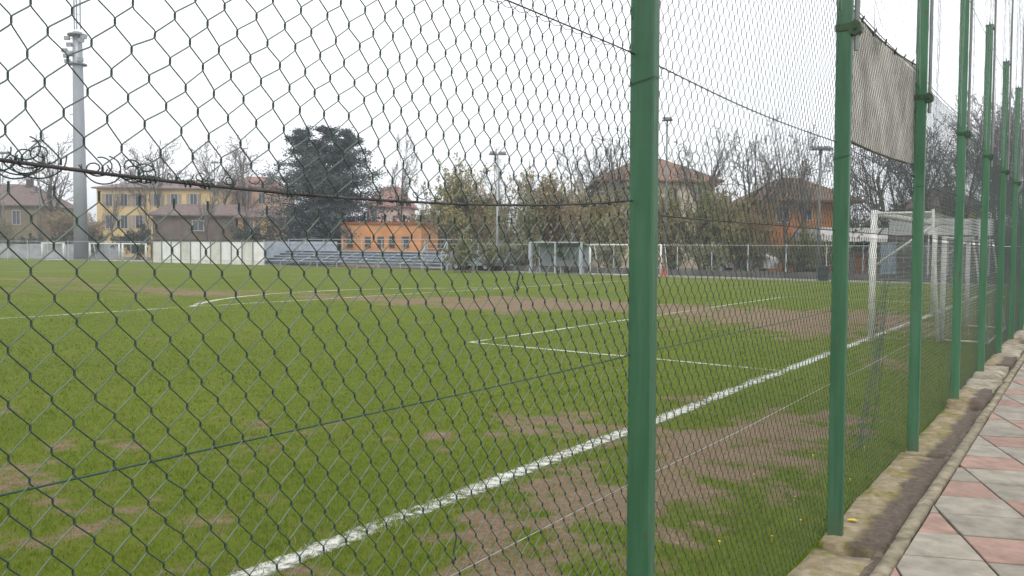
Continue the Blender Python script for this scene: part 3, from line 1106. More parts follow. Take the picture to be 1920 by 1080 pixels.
# tan tarpaulin tied between the second and third post in view
TARP = M('tan_tarp', (.46, .43, .38), .95, .30, 3.2, bump=.004, col2=(.72, .68, .61))
tarp = thing('tarpaulin', 'weathered tan fabric sheet tied high between two fence posts', 'tarp', (0, 0, 0))
ya, yb = POST0 + 2 * SPACE + .15, POST0 + 3 * SPACE + .10
NU, NV = 40, 14
U, Vv = np.meshgrid(np.linspace(0, 1, NU), np.linspace(0, 1, NV), indexing='ij')
top = 3.165 - .05 * np.sin(U * PI) + .06 * U
bot = 2.352 - .022 * np.sin(U * PI * .95) + .05 * U + .012 * np.sin(U * 26)
Z = bot + (top - bot) * Vv
X = -.085 + .022 * (fbm(U * 2.2 + Vv * .7, Vv * 1.1, 2.3, 3) - .5) + .020 * (fbm(U * 5 - Vv * 1.5, Vv * .6 + 3, 1.6, 3) - .5) + .012 * np.sin(Vv * PI)
vv = np.stack([X, ya + (yb - ya) * U, Z], -1).reshape(-1, 3)
ii = np.arange(NU * NV).reshape(NU, NV)
ff = np.stack([ii[:-1, :-1], ii[1:, :-1], ii[1:, 1:], ii[:-1, 1:]], -1).reshape(-1, 4)
v2 = vv.copy(); v2[:, 0] -= .003
link('fabric', np_mesh('fabric', np.concatenate([vv, v2]), np.concatenate([ff, ff[:, ::-1] + len(vv)]), TARP, True), tarp)
mb = MB()
mb.tube([(-.085, ya + (yb - ya) * u, 2.350 - .022 * math.sin(u * PI * .95) + .05 * u) for u in [i / 24 for i in range(25)]], .009, 5)
mb.tube([(-.085, ya + (yb - ya) * u, 3.167 - .05 * math.sin(u * PI) + .06 * u) for u in [i / 24 for i in range(25)]], .007, 5)
mb.build('hem_rope', M('hem_rope', (.10, .075, .055), .9, .2), tarp)
for i in range(7):
    u = (i + .5) / 7
    z = 3.170 - .05 * math.sin(u * PI) + .06 * u
    yy = ya + (yb - ya) * u
    MB().tube([(-.085, yy, z - .025), (-.078, yy - .012, z + .005), (-.070, yy + rng.uniform(-.02, .02), z + .022), (-.080, yy + .015, z + .005), (-.085, yy, z - .025)], .005, 4).build('tie_loop', WIRE_PVC, tarp)

# bunched dark net that hangs behind the fence
mb = MB()
rs2 = random.Random(31)
n_top, n_bot = at_y(1668, 9.3), Vector((-.30, 7.15, 0))
n_top.z = 1.60
for i in range(15):
    a, b_ = rs2.uniform(-.09, .09), rs2.uniform(-.04, .04)
    ph = rs2.uniform(0, 6)
    pts = []
    t0 = rs2.uniform(0, .35)
    for j in range(13):
        u = t0 + (1 - t0) * j / 12
        c_ = n_top.lerp(n_bot, u)
        w = .6 + .5 * u
        pts.append((c_.x + b_ * w + .02 * math.sin(u * 9 + ph), c_.y + a * w + .03 * math.sin(u * 7 + ph), c_.z + .03 + .015 * math.sin(u * 12 + ph)))
    mb.tube(pts, .0022, 3)
bn = mb.build('bunched_net', NET_GREEN)
tag(bn, 'dark green net bunched into a rope slanting down behind the fence', 'net')


# ------------------------------------------------------------------ goals
def net_panel(c00, c10, c11, c01, nu, nv, rad, mat, parent, sag=.05):
    c = [np.array(q, float) for q in (c00, c10, c11, c01)]
    nrm = np.cross(c[1] - c[0], c[3] - c[0]); nrm /= np.linalg.norm(nrm) + 1e-9

    def fn(u, v):
        u_, v_ = u[..., None], v[..., None]
        p = c[0] * (1 - u_) * (1 - v_) + c[1] * u_ * (1 - v_) + c[2] * u_ * v_ + c[3] * (1 - u_) * v_
        return p + nrm * (np.sin(u * PI) * np.sin(v * PI) * sag)[..., None]
    v, q = cloth_net(fn, nu, nv, rad, 3, 1, 1)
    return link('net', np_mesh('net', v, q, mat), parent)


def goal(label, loc, rz, width, height, depth_top, depth_bot, tube_r, mat, netmat, group=None, braces=False, cell=.14, base=True):
    """front in the local plane y = 0, x across, net towards +y"""
    g = thing('football_goal', label, 'goal', loc, rz, group)
    w = width / 2
    for sx in (-1, 1):
        MB().tube([(sx * w, 0, 0), (sx * w, 0, height)], tube_r, 10).build('goal_post', mat, g, True)
        MB().tube([(sx * w, depth_bot, 0), (sx * w, depth_top, height)], tube_r * .45, 8).build('rear_post', mat, g, True)
        MB().tube([(sx * w, tube_r, height - tube_r), (sx * w, depth_top, height - tube_r)], tube_r * .4, 8).build('top_stay', mat, g, True)
        if braces:
            MB().tube([(sx * w, .05, 1.39), (sx * w, depth_top, 2.13)], tube_r * .36, 8).build('diagonal_stay', mat, g, True)
        if base:
            MB().tube([(sx * w, .05, .03), (sx * w, depth_bot, .03)], tube_r * .4, 8).build('ground_bar', mat, g, True)
    MB().tube([(-w, 0, height - tube_r), (w, 0, height - tube_r)], tube_r * .98, 10).build('crossbar', mat, g, True)
    if base:
        MB().tube([(-w, depth_bot, .03), (w, depth_bot, .03)], tube_r * .4, 8).build('ground_bar', mat, g, True)
    if netmat:
        nu = int(width / cell)
        h = height - tube_r
        net_panel((-w, depth_bot, .02), (w, depth_bot, .02), (w, depth_top, h), (-w, depth_top, h), nu, int(height / cell), .0016, netmat, g, .08)
        net_panel((-w, 0, h), (w, 0, h), (w, depth_top, h), (-w, depth_top, h), nu, max(2, int(depth_top / cell)), .0016, netmat, g, -.03)
        for sx in (-1, 1):
            net_panel((sx * w, .03, .02), (sx * w, depth_bot, .02), (sx * w, depth_top, h), (sx * w, .03, h), max(3, int(depth_bot / cell)), int(height / cell), .0016, netmat, g, .04 * sx)
    return g


goal('full size white football goal standing on the near goal line behind the fence', (GOAL_X, GOAL_Y, 0), R(-90), 7.44, 2.44, 1.0, 1.15, .062, WHITE_PAINT, NET_WHITE, braces=True, base=False)
goal('smaller white training goal parked between the near goal line and the fence', (-1.05, 18.75, 0), R(-90), 3.6, 1.95, .45, .75, .045, WHITE_PAINT, NET_WHITE)


# ------------------------------------------------------------------ trees
def seg_mesh(name, S, mat):
    """S rows: x0 y0 z0 r0 x1 y1 z1 r1 -> tapered three-sided limbs"""
    S = np.asarray(S, float)
    A, ra, B, rb = S[:, :3], S[:, 3], S[:, 4:7], S[:, 7]
    T = B - A; T /= np.linalg.norm(T, axis=1, keepdims=True) + 1e-9
    ref = np.where(np.abs(T[:, 2:3]) < .9, np.array([[0, 0, 1.0]]), np.array([[1.0, 0, 0]]))
    U = np.cross(T, ref); U /= np.linalg.norm(U, axis=1, keepdims=True) + 1e-9
    W = np.cross(T, U)
    V = []
    for P, r in ((A, ra), (B, rb)):
        for k in range(3):
            w = 2 * PI * k / 3
            V.append(P + (U * math.cos(w) + W * math.sin(w)) * r[:, None])
    V = np.stack(V, 1)
    n = len(S)
    b = np.arange(n)[:, None] * 6
    F = np.concatenate([b + np.array([k, (k + 1) % 3, 3 + (k + 1) % 3, 3 + k]) for k in range(3)])
    return np_mesh(name, V.reshape(-1, 3), F, mat)


def leaf_mesh(name, C, size, mat, rs, flat=0.0):
    n = len(C)
    a = rs.randn(n, 3); a[:, 2] *= (1 - flat); a /= np.linalg.norm(a, axis=1, keepdims=True)
    b = rs.randn(n, 3); b[:, 2] *= (1 - flat); b -= a * (a * b).sum(1, keepdims=True); b /= np.linalg.norm(b, axis=1, keepdims=True)
    s = (size * rs.uniform(.6, 1.4, n))[:, None]
    V = np.stack([C - a * s, C + b * s * .5, C + a * s, C - b * s * .5], 1)
    F = np.arange(n * 4).reshape(n, 4)
    me = np_mesh(name, V.reshape(-1, 3), F, mat)
    return me


def grow(rg, p, d, L, r, lev, cfg, out):
    n = 5 if lev < 2 else 3
    pts = [(p.copy(), r)]
    q, dd = p.copy(), d.copy()
    for i in range(n):
        dd = dd + Vector((rg.gauss(0, 1), rg.gauss(0, 1), rg.gauss(0, 1))) * cfg['wob'] + Vector((0, 0, cfg['up'][lev]))
        dd.normalize()
        q2 = q + dd * (L / n)
        r1 = max(cfg['rmin'], r * (1 - (i + 1) / n * (cfg['tap'] if lev else cfg['tap0'])))
        out.append((lev, *q, pts[-1][1], *q2, r1))
        q = q2
        pts.append((q.copy(), r1))
    if lev + 1 < len(cfg['n']) + 1 and lev < len(cfg['n']):
        m = cfg['n'][lev]
        for c in range(m):
            t = cfg['t0'][lev] + (1 - cfg['t0'][lev]) * (c + rg.random()) / m
            f = t * n
            k = min(n - 1, int(f))
            pos = pts[k][0].lerp(pts[k + 1][0], f - k)
            ax = (pts[k + 1][0] - pts[k][0]).normalized()
            side = ax.orthogonal().normalized()
            side.rotate(Matrix.Rotation(rg.uniform(0, 2 * PI), 3, ax))
            an = R(cfg['ang'][lev]) * rg.uniform(.6, 1.3)
            nd = ax * math.cos(an) + side * math.sin(an)
            grow(rg, pos, nd, L * cfg['len'][lev] * rg.uniform(.65, 1.2) * (1.15 - .5 * t), max(cfg['rmin'], pts[k][1] * cfg['rr']), lev + 1, cfg, out)


def proto_tree(seed, cfg, stems=1, leaves=0, leaf_size=.1, twig=TWIG, leaf_mat=None, bark=BARK):
    rg = random.Random(seed)
    out = []
    for s_ in range(stems):
        d = Vector((rg.gauss(0, .27), rg.gauss(0, .27), 1)) if stems > 1 else Vector((rg.gauss(0, .03), rg.gauss(0, .03), 1))
        grow(rg, Vector((rg.gauss(0, .25), rg.gauss(0, .25), 0)) if stems > 1 else Vector((0, 0, 0)), d.normalized(), cfg['L'] * rg.uniform(.75, 1.1), cfg['r'], 0, cfg, out)
    S = np.array(out)
    h = S[:, 7].max()
    S[:, 1:] /= h
    big, small = S[S[:, 0] < 1.5][:, 1:], S[S[:, 0] > 1.5][:, 1:]
    res = {'trunk': seg_mesh('trunk', big, bark), 'twigs': seg_mesh('crown', small, twig)}
    if leaves:
        rs_ = np.random.RandomState(seed)
        pick = small[rs_.randint(0, len(small), leaves)]
        C = pick[:, 4:7] + rs_.randn(leaves, 3) * leaf_size / h * .9
        res['leaves'] = leaf_mesh('foliage', C, leaf_size / h, leaf_mat, rs_)
    return res


CF_BARE = dict(L=5.2, r=.22, rmin=.011, wob=.13, up=[.02, .10, .05, .03, .02], tap0=.55, tap=.75, rr=.5, n=[7, 6, 5, 4], t0=[.42, .25, .2, .15], ang=[42, 42, 40, 38], len=[.85, .55, .5, .45])
CF_TALL = dict(L=8.0, r=.20, rmin=.011, wob=.09, up=[.03, .14, .08, .05, .02], tap0=.8, tap=.75, rr=.45, n=[12, 6, 5, 3], t0=[.25, .2, .2, .15], ang=[38, 38, 38, 36], len=[.46, .5, .5, .5])
CF_UP = dict(L=5.0, r=.09, rmin=.010, wob=.12, up=[.01, .09, .08, .05, .02], tap0=.7, tap=.7, rr=.55, n=[10, 6, 4], t0=[.12, .15, .15], ang=[38, 36, 36], len=[.62, .52, .5])
CF_BUSH = dict(L=2.0, r=.035, rmin=.008, wob=.16, up=[.0, .05, .05, .03], tap0=.7, tap=.7, rr=.6, n=[6, 6, 3], t0=[.1, .1, .1], ang=[40, 40, 40], len=[.6, .55, .5])
LEAF_OLIVE = M('bud_leaves_olive', (.255, .230, .095), .8, .45, 1.1, objrand=.12)
LEAF_OCHRE = M('bud_leaves_ochre', (.29, .225, .115), .8, .40, 1.1, objrand=.10)
LEAF_GREEN = M('young_leaves', (.195, .205, .090), .8, .40, 1.2, objrand=.12)
LEAF_DARK = M('evergreen_leaves', (.040, .060, .036), .75, .45, 1.5, objrand=.15)
PROTO = {
    'bare': [proto_tree(s_, CF_BARE) for s_ in (1, 2)],
    'tall': [proto_tree(s_, CF_TALL) for s_ in (3, 4)],
    'right': [proto_tree(s_, CF_TALL, twig=TWIG_RIGHT) for s_ in (5, 6)] + [proto_tree(7, CF_BARE, twig=TWIG_RIGHT)],
    'olive': [proto_tree(s_, CF_UP, 7, 7000, .10, TWIG_BUD, LEAF_OLIVE) for s_ in (8, 9)],
    'ochre': [proto_tree(s_, CF_UP, 7, 6000, .095, TWIG_BUD, LEAF_OCHRE) for s_ in (10, 11)],
    'green': [proto_tree(s_, CF_UP, 7, 6500, .10, TWIG_BUD, LEAF_GREEN) for s_ in (12,)],
    'bush': [proto_tree(s_, CF_BUSH, 9, 2600, .075, TWIG, LEAF_GREEN) for s_ in (13,)],
    'darkbush': [proto_tree(s_, CF_BUSH, 9, 5200, .085, TWIG, LEAF_DARK) for s_ in (14,)],
}
_tn = {}


def plant(kind, px, depth, top_py, label, cat='tree', spread=1.0, group=None, name=None):
    k = _tn.get(kind, 0); _tn[kind] = k + 1
    pr = PROTO[kind][k % len(PROTO[kind])]
    loc = spot(px, depth, -.03)
    h = high(px, top_py, depth)
    nm = name or {'bare': 'bare_tree', 'tall': 'bare_tree', 'right': 'bare_tree', 'olive': 'budding_tree', 'ochre': 'budding_tree', 'green': 'budding_tree', 'bush': 'shrub', 'darkbush': 'shrub'}[kind]
    t = thing(nm, label, cat, loc, (k * 2.4 + px) % 6.28, group)
    t.scale = (h * spread, h * spread, h)
    link('trunk', pr['trunk'], t)
    c = link('crown', pr['twigs'], t)
    if 'leaves' in pr:
        link('foliage', pr['leaves'], c)
    return t


# the big cedar
def cedar():
    rs_ = np.random.RandomState(77)
    D = 84
    t = thing('cedar_tree', 'big dark blue green cedar towering beside the orange building', 'tree', spot(608, D, -.03), YAW)
    H = high(607, 227, D)
    half = wide(118, D)
    tr = MB()
    tr.tube([(0, 0, 0), (.1, 0, H * .3), (-.1, 0, H * .6), (.1, 0, H * .85)], [.42, .34, .22, .08], 10)
    tr.tube([(0, 0, H * .35), (-.7, .2, H * .6), (-.34 * half, .2, H * .93)], [.2, .16, .05], 8)
    tr.tube([(0, 0, H * .4), (.8, .2, H * .65), (.40 * half, 0, H * .95)], [.2, .15, .05], 8)
    tr.build('trunk', BARK, t, True)
    S, C = [], []
    ff_ = [0, .12, .3, .48, .62, .74, .85, .93, 1.0]
    rr_ = [.72, .90, 1.0, .98, .86, .72, .52, .36, .10]
    for b in range(330):
        f = .05 + .93 * (b + rs_.rand()) / 330
        ox = 0.0
        rad = half * np.interp(f, ff_, rr_)
        if f > .72:      # three uneven leaders at the top
            l_ = rs_.randint(3)
            ox = (-.40, .04, .46)[l_] * half * (f - .45) / .55
            rad = half * (.30, .34, .30)[l_] * (1.75 - 1.35 * (f - .72) / .28)
        az = rs_.uniform(0, 2 * PI)
        L = rad * rs_.uniform(.55, 1.15)
        p0 = Vector((ox, 0, H * f * .96 - L * .05))
        d = Vector((math.cos(az), math.sin(az), rs_.uniform(.0, .75)))
        n = 5
        p = p0
        for i in range(n):
            d.z -= rs_.uniform(.02, .16)
            q = p + d * (L / n)
            S.append((*p, .05 * (1 - i / n) + .012, *q, .05 * (1 - (i + 1) / n) + .012))
            for k in range(3 if i else 1):      # side sprays
                sd = Vector((-d.y, d.x, rs_.uniform(-.15, .15))) * rs_.choice((-1, 1)) + d * rs_.uniform(.2, .8)
                e = p.lerp(q, rs_.rand()) + sd * L * rs_.uniform(.06, .22) * (1.1 - i / n)
                S.append((*p, .015, *e, .008))
                m = 20
                c = rs_.randn(m, 3) * np.array((.28, .28, .20)) * (.7 + L * .10)
                tt = rs_.rand(m)[:, None] ** .7
                C.append(c + np.array(p) * (1 - tt) + np.array(e) * tt)
            p = q
        C.append(rs_.randn(14, 3) * np.array((.22, .22, .12)) * (.7 + L * .08) + np.array(p))
    C = np.concatenate(C)
    print('cedar leaves', len(C))
    cr = link('crown', seg_mesh('crown', S, BARK), t)
    link('foliage', leaf_mesh('foliage', C, .115, M('cedar_needles', (.046, .068, .068), .7, .5, 1.3, col2=(.100, .132, .132)), rs_, .45), cr)


cedar()


# ------------------------------------------------------------------ buildings
GLASS = M('dark_window_glass', (.045, .055, .065), .12, 0, spec=.6)
FRAME_W = M('pale_window_frame', (.45, .43, .40), .6, .1)
SHUT = M('grey_shutters', (.30, .26, .20), .7, .15, 6)
WOOD_DK = M('dark_timber', (.075, .055, .042), .8, .3, 3)


def hip_roof(w, d, z, h, over, hipx, name, mat, parent, thick=.18):
    mb = MB()
    x0, x1, y0, y1 = -w / 2 - over, w / 2 + over, -over, d + over
    a, b, c, e = (x0, y0, z), (x1, y0, z), (x1, y1, z), (x0, y1, z)
    r1, r2 = (x0 + hipx + over, d / 2, z + h), (x1 - hipx - over, d / 2, z + h)
    A, B, C_, E_ = [(q[0], q[1], z - thick) for q in (a, b, c, e)]
    for fc in ((a, b, r2, r1), (b, c, r2), (c, e, r1, r2), (e, a, r1), (A, E_, C_, B), (A, B, b, a), (B, C_, c, b), (C_, E_, e, c), (E_, A, a, e)):
        mb.face(fc)
    return mb.build(name, mat, parent)


def window(parent, x, z0, z1, w, shutters=False, y=0.0, deep=.07, fmat=None, pmat=None):
    mb = MB()
    t = min(.09, w * .12)
    mb.box(x - w / 2 - t, x - w / 2, y - deep, y + .01, z0 - t, z1 + t)
    mb.box(x + w / 2, x + w / 2 + t, y - deep, y + .01, z0 - t, z1 + t)
    mb.box(x - w / 2, x + w / 2, y - deep, y + .01, z1, z1 + t)
    mb.box(x - w / 2, x + w / 2, y - deep - .05, y + .01, z0 - t, z0)
    mb.box(x - .03, x + .03, y - deep * .6, y + .01, z0, z1)
    f = mb.build('window', fmat or FRAME_W, parent)
    for sx in (-1, 1):
        MB().box(x + sx * .03 + (0 if sx > 0 else -w / 2 + .03), x + sx * .03 + (w / 2 - .03 if sx > 0 else 0), y - .03, y - .012, z0, z1).build('pane', pmat or GLASS, f)
        if shutters:
            MB().box(x + sx * (w / 2 + t + .02) + (0 if sx > 0 else -w * .5), x + sx * (w / 2 + t + .02) + (w * .5 if sx > 0 else 0), y - .06, y - .01, z0 - .03, z1 + .03).build('shutter', SHUT, f)
    return f


FRAME_D = M('dark_window_frame', (.12, .085, .06), .7, .1)


def house(name, label, px0, px1, D, eave_py, ridge_py, depth, wall, roof, wins=(), cat='house', hip=None, over=.55, turn=0.0, shutters=False, flat=False, chimneys=()):
    mid = (px0 + px1) / 2
    t = thing(name, label, cat, spot(mid, D, 0), YAW + turn)
    w = wide(px1 - px0, D)
    ez = high(mid, eave_py, D)
    MB().box(-w / 2, w / 2, 0, depth, -.3, ez).build('wall', wall, t)
    if flat:
        MB().box(-w / 2 - over, w / 2 + over, -over, depth + over, ez, ez + .22).build('roof', roof, t)
        rz_ = ez
    else:
        rh = high(mid, ridge_py, D + depth / 2) - ez
        rf = hip_roof(w, depth, ez, rh, over, hip if hip is not None else min(w * .3, depth / 2), 'roof', roof, t)
        for (cpx, ch) in chimneys:
            x = wide(cpx - mid, D)
            m_ = MB().box(x - .4, x + .4, depth * .4, depth * .4 + .8, ez + rh * .4, ez + rh + ch)
            m_.box(x - .48, x + .48, depth * .4 - .08, depth * .4 + .88, ez + rh + ch, ez + rh + ch + .12)
            m_.build('chimney', WOOD_DK, rf)
    for (px, ya_, yb_, wp) in wins:
        window(t, wide(px - mid, D), high(px, yb_, D), high(px, ya_, D), wide(wp, D), shutters, fmat=FRAME_D if flat else None)
    return t, mid, w, ez


ROOF_BR = M('brown_roof_tiles', (.125, .085, .075), .9, .3, 2.0, col2=(.19, .14, .125), stretch=(1, 1, 3))
ROOF_RED = M('red_roof_tiles', (.23, .115, .095), .9, .3, 2.0, col2=(.30, .17, .14), stretch=(1, 1, 3))
ROOF_PINK = M('faded_roof_tiles', (.215, .165, .155), .9, .25, 2.0, stretch=(1, 1, 3))
WALL_YEL = M('yellow_plaster', (.60, .45, .215), .9, .12, .6)
WALL_OLV = M('olive_plaster', (.19, .155, .095), .9, .2, .6)
WALL_PNK = M('salmon_plaster', (.46, .300, .215), .9, .15, .6)
WALL_ROS = M('rose_plaster', (.52, .375, .330), .9, .12, .6)
WALL_ORG = M('orange_plaster', (.55, .262, .115), .9, .16, .7)
WALL_BGE = M('beige_plaster', (.56, .48, .36), .9, .15, .6)
WALL_GRY = M('grey_render', (.115, .110, .100), .95, .3, .8)

house('villa', 'low olive house with a brown hipped roof left of the lighting mast', -95, 70, 128, 384, 345, 12, WALL_OLV, ROOF_BR, [(-30, 395, 420, 14), (32, 395, 420, 14)], chimneys=[(22, .6)])
house('apartment_block', 'long yellow two storey block with a faded roof behind bare trunks', 183, 408, 124, 352, 337, 13, WALL_YEL, ROOF_PINK,
      [(206, 364, 386, 12), (234, 364, 386, 12), (262, 364, 386, 12), (296, 364, 386, 12), (328, 364, 386, 12), (364, 364, 386, 12), (206, 404, 428, 12), (234, 404, 428, 12), (262, 404, 428, 12)], 'building', shutters=True)
house('apartment_block', 'salmon block with a red roof joined to the yellow one', 412, 515, 132, 350, 331, 12, WALL_PNK, ROOF_RED, [(430, 362, 382, 11), (462, 362, 382, 11), (492, 362, 382, 11)], 'building')
house('lean_to_shed', 'long dark brown grey shed with a brown pitched roof above white hoarding', 287, 442, 108, 403, 383, 7, M('brown_render', (.135, .108, .082), .95, .3, .8), ROOF_BR, [(372, 414, 432, 20)], 'shed', hip=.4, over=.5)
house('outbuilding', 'small ochre outbuilding with a brown roof between shed and cedar', 447, 503, 107, 407, 390, 6, M('warm_ochre_wall', (.42, .26, .11), .9, .2, .7), ROOF_BR, [(470, 415, 432, 10)], 'building', hip=.4, over=.4)
house('villa', 'rose house with a dark red roof between cedar and olive tree', 688, 764, 118, 386, 350, 9, WALL_ROS, ROOF_RED, [(702, 394, 414, 9)])
t, mid, w, ez = house('annex', 'small flat orange building with five dark windows behind the bleachers', 636, 792, 80, 421, 417, 6.5, WALL_ORG, M('rust_trim', (.26, .09, .035), .8, .2), [(654, 445, 463, 9), (689, 445, 463, 9), (714, 445, 463, 10), (736, 444, 463, 9), (762, 445, 463, 11)], 'building', over=.12, flat=True, turn=-.16)
house('villa', 'beige house with a wide brown red hipped roof behind the near green post', 1128, 1338, 78, 338, 297, 11, WALL_BGE, M('weathered_roof', (.18, .098, .066), .9, .3, 2.0, col2=(.25, .15, .105), stretch=(1, 1, 3)), [(1172, 352, 378, 16), (1215, 352, 378, 16), (1260, 352, 378, 16), (1305, 352, 378, 16), (1172, 400, 428, 16), (1260, 400, 428, 16)], hip=4.2, over=.7)
house('villa', 'orange house with a brown roof and dark windows beyond the bare trees', 1432, 1592, 66, 376, 334, 9, M('deep_orange_plaster', (.46, .200, .078), .9, .2, .8), M('mossy_roof', (.150, .085, .055), .9, .35, 1.5, col2=(.21, .135, .09)), [(1466, 388, 416, 22), (1512, 388, 412, 16), (1560, 432, 452, 14)], hip=2.6, over=.9)
house('villa', 'small pale house mostly hidden behind the olive brown trees', 880, 945, 98, 392, 372, 8, WALL_BGE, ROOF_PINK, [(905, 402, 420, 9)])
house('villa', 'yellowish house glimpsed through the bare trees at right', 1762, 1842, 82, 386, 352, 9, M('ochre_plaster', (.36, .29, .12), .9, .2), ROOF_BR, [(1800, 394, 418, 12)])


# ---- clubhouse canopies
def canopy(label, px0, px1, D, top_py, bot_py, depth, doors, soffit):
    mid = (px0 + px1) / 2
    t = thing('clubhouse', label, 'clubhouse', spot(mid, D), YAW)
    w = wide(px1 - px0, D)
    zt, zb = high(mid, top_py, D), high(mid, bot_py, D)
    wh = M('white_fascia', (.58, .57, .56), .6, .12, 2)
    n = max(3, int(w / 1.2))
    rf = MB().box(-w / 2, w / 2, 0, depth, zb + .04, zt - .03).build('roof', wh, t)
    for i in range(n):
        x0 = -w / 2 + w * i / n
        MB().box(x0 + .015, x0 + w / n - .015, -.04, -.002, zb, zt).build('fascia_panel', wh, rf)
    MB().box(-w / 2 + .05, w / 2 - .05, .6, depth - .05, 0, zb + .03).build('wall', soffit, t)
    for x in (-w / 2 + .15, -w / 6, w / 6, w / 2 - .15):
        MB().tube([(x, .12, 0), (x, .12, zb + .03)], .05, 8).build('pillar', GALV, t)
    for (px, wp, yt, yb, mat) in doors:
        x = wide(px - mid, D)
        z0, z1 = max(.02, high(px, yb, D)), high(px, yt, D)
        d = MB().box(x - wide(wp, D) / 2, x + wide(wp, D) / 2, .54, .598, z0, z1).build('door', mat, t)
        MB().box(x + wide(wp, D) * .32, x + wide(wp, D) * .38, .50, .538, (z0 + z1) / 2 - .06, (z0 + z1) / 2 + .06).build('handle', GALV, d)
    return t


RED_DOOR = M('red_brown_door', (.20, .070, .045), .7, .2)
PORCH = M('porch_wall', (.13, .12, .115), .9, .3, 1)
canopy('low clubhouse with a white fascia in front of the orange house', 1532, 1664, 58, 427, 453, 5, [(1560, 20, 470, 520, RED_DOOR), (1620, 20, 470, 520, RED_DOOR)], PORCH)
canopy('low clubhouse with a white fascia and red doors seen past the goal', 1738, 1862, 49, 410, 441, 5, [(1762, 11, 446, 520, RED_DOOR), (1852, 16, 446, 520, RED_DOOR)], PORCH)
# blue-grey container by the clubhouse
D = 53
t = thing('storage_container', 'pale blue grey metal container standing left of the red doored clubhouse', 'container', spot(1692, D), YAW)
w = wide(50, D); z1 = high(1692, 457, D)
BLU = M('blue_grey_metal', (.30, .36, .42), .5, .12, 3)
MB().box(-w / 2, w / 2, 0, 1.2, .08, z1).build('body', BLU, t)
for i in range(5):
    x = -w / 2 + w * (i + .08) / 5
    MB().box(x, x + w / 5 * .84, -.03, -.001, .16, z1 - .12).build('panel', BLU, t)
MB().box(-w / 2 - .03, w / 2 + .03, -.05, 1.25, z1, z1 + .06).build('lid', GALV, t)

# ---- bleachers along the far touchline
bx0, bx1 = at_y(497, 47).x, at_y(842, 47).x
bl = thing('bleachers', 'grey blue metal bleachers along the far side of the pitch', 'bleachers', ((bx0 + bx1) / 2, 46.75, 0))
BW = bx1 - bx0
PLANK = M('bleacher_plank', (.40, .44, .48), .45, .15, 2.5, metal=.3)
RISER = M('bleacher_riser', (.33, .37, .42), .55, .2, 2.0, metal=.2)
NB = 9
for r_ in range(5):
    z = .40 + r_ * .22
    y0 = r_ * .62
    for i in range(NB):
        xa = -BW / 2 + BW * i / NB + .02; xb = xa + BW / NB - .04
        MB().box(xa, xb, y0, y0 + .30, z, z + .05).build('seat_plank', PLANK, bl)
        MB().box(xa, xb, y0 + .30, y0 + .33, z - .17, z + .06).build('riser_board', RISER, bl)
        MB().box(xa, xb, y0 + .34, y0 + .60, z - .16, z - .12).build('foot_plank', PLANK, bl)
for i in range(NB + 1):
    x = -BW / 2 + BW * i / NB
    m_ = MB()
    m_.tube([(x, .05, 0), (x, .05, .42)], .035, 6)
    m_.tube([(x, .05, .38), (x, 2.85, 1.28)], .035, 6)
    m_.tube([(x, 2.9, 0), (x, 2.9, 2.35)], .035, 6)
    tag(m_.build('frame', GALV, bl), None, None, kind='stuff')
for z in (1.95, 2.32):
    MB().tube([(-BW / 2, 2.9, z), (BW / 2, 2.9, z)], .025, 6).build('rail', GALV, bl)
xl = at_y(636, 50).x - (bx0 + bx1) / 2
MB().box(-BW / 2 - 4.5, xl, 3.0, 3.04, .2, 2.12).build('back_sheet', RISER, bl)
MB().box(xl + .02, BW / 2, 3.0, 3.04, .2, 1.22).build('back_sheet', PLANK, bl)
for x in (-BW / 2 - .05, BW / 2 + .05):
    MB().box(x - .025, x + .025, .35, 2.85, .10, 1.25).build('end_sheet', RISER, bl)
# stair block at the right-hand end
sb = thing('access_stair', 'blue grey steel stair with railings at the bleacher end', 'stairs', (bx1 - .95, 46.2, 0))
for i in range(6):
    MB().box(-.95, .95, -.1 + i * .08, .14 + i * .08, .18 + i * .28, .22 + i * .28).build('tread', PLANK, sb)
for x in (-.95, .95):
    for z in (1.1, 2.1):
        MB().tube([(x, -.1, z * .6), (x, .5, z)], .03, 6).build('rail', GALV, sb)
    MB().tube([(x, -.1, 0), (x, -.1, 1.3)], .035, 6).build('stair_post', GALV, sb)
    MB().tube([(x, .5, 0), (x, .5, 2.15)], .035, 6).build('stair_post', GALV, sb)

# ---- white hoarding
A, B = Vector((-74.0, 45.3, 0)), Vector((at_y(496, 46.6).x, 46.6, 0))
L = (B - A).length
hz = math.atan2(B.y - A.y, B.x - A.x)
hb = thing('hoarding', 'long white panel hoarding with a dark top rail left of the bleachers', 'hoarding', A, hz)
HW = M('white_panel', (.70, .70, .67), .7, .12, 1.2)
HWB = M('stained_panel', (.58, .57, .52), .8, .15, 1.5)
HH = 2.12
NP = 11
for i in range(NP):
    x0 = L * i / NP
    pnl = MB().box(x0 + .03, x0 + L / NP - .03, 0, .06, .35, HH - .06).build('panel', HW if i % 3 else HWB, hb)
    MB().box(x0 + .03, x0 + L / NP - .03, -.02, .07, .0, .33).build('base_board', HWB, hb)
    MB().tube([(x0, -.04, 0), (x0, -.04, HH + .12)], .055, 6).build('hoarding_post', STEEL_POLE, hb)
MB().tube([(L, -.03, 0), (L, -.03, HH + .12)], .035, 6).build('hoarding_post', GALV, hb)
MB().box(0, L, -.05, .10, HH - .05, HH + .13).build('top_rail', M('dark_rail', (.055, .058, .055), .6, .2), hb)


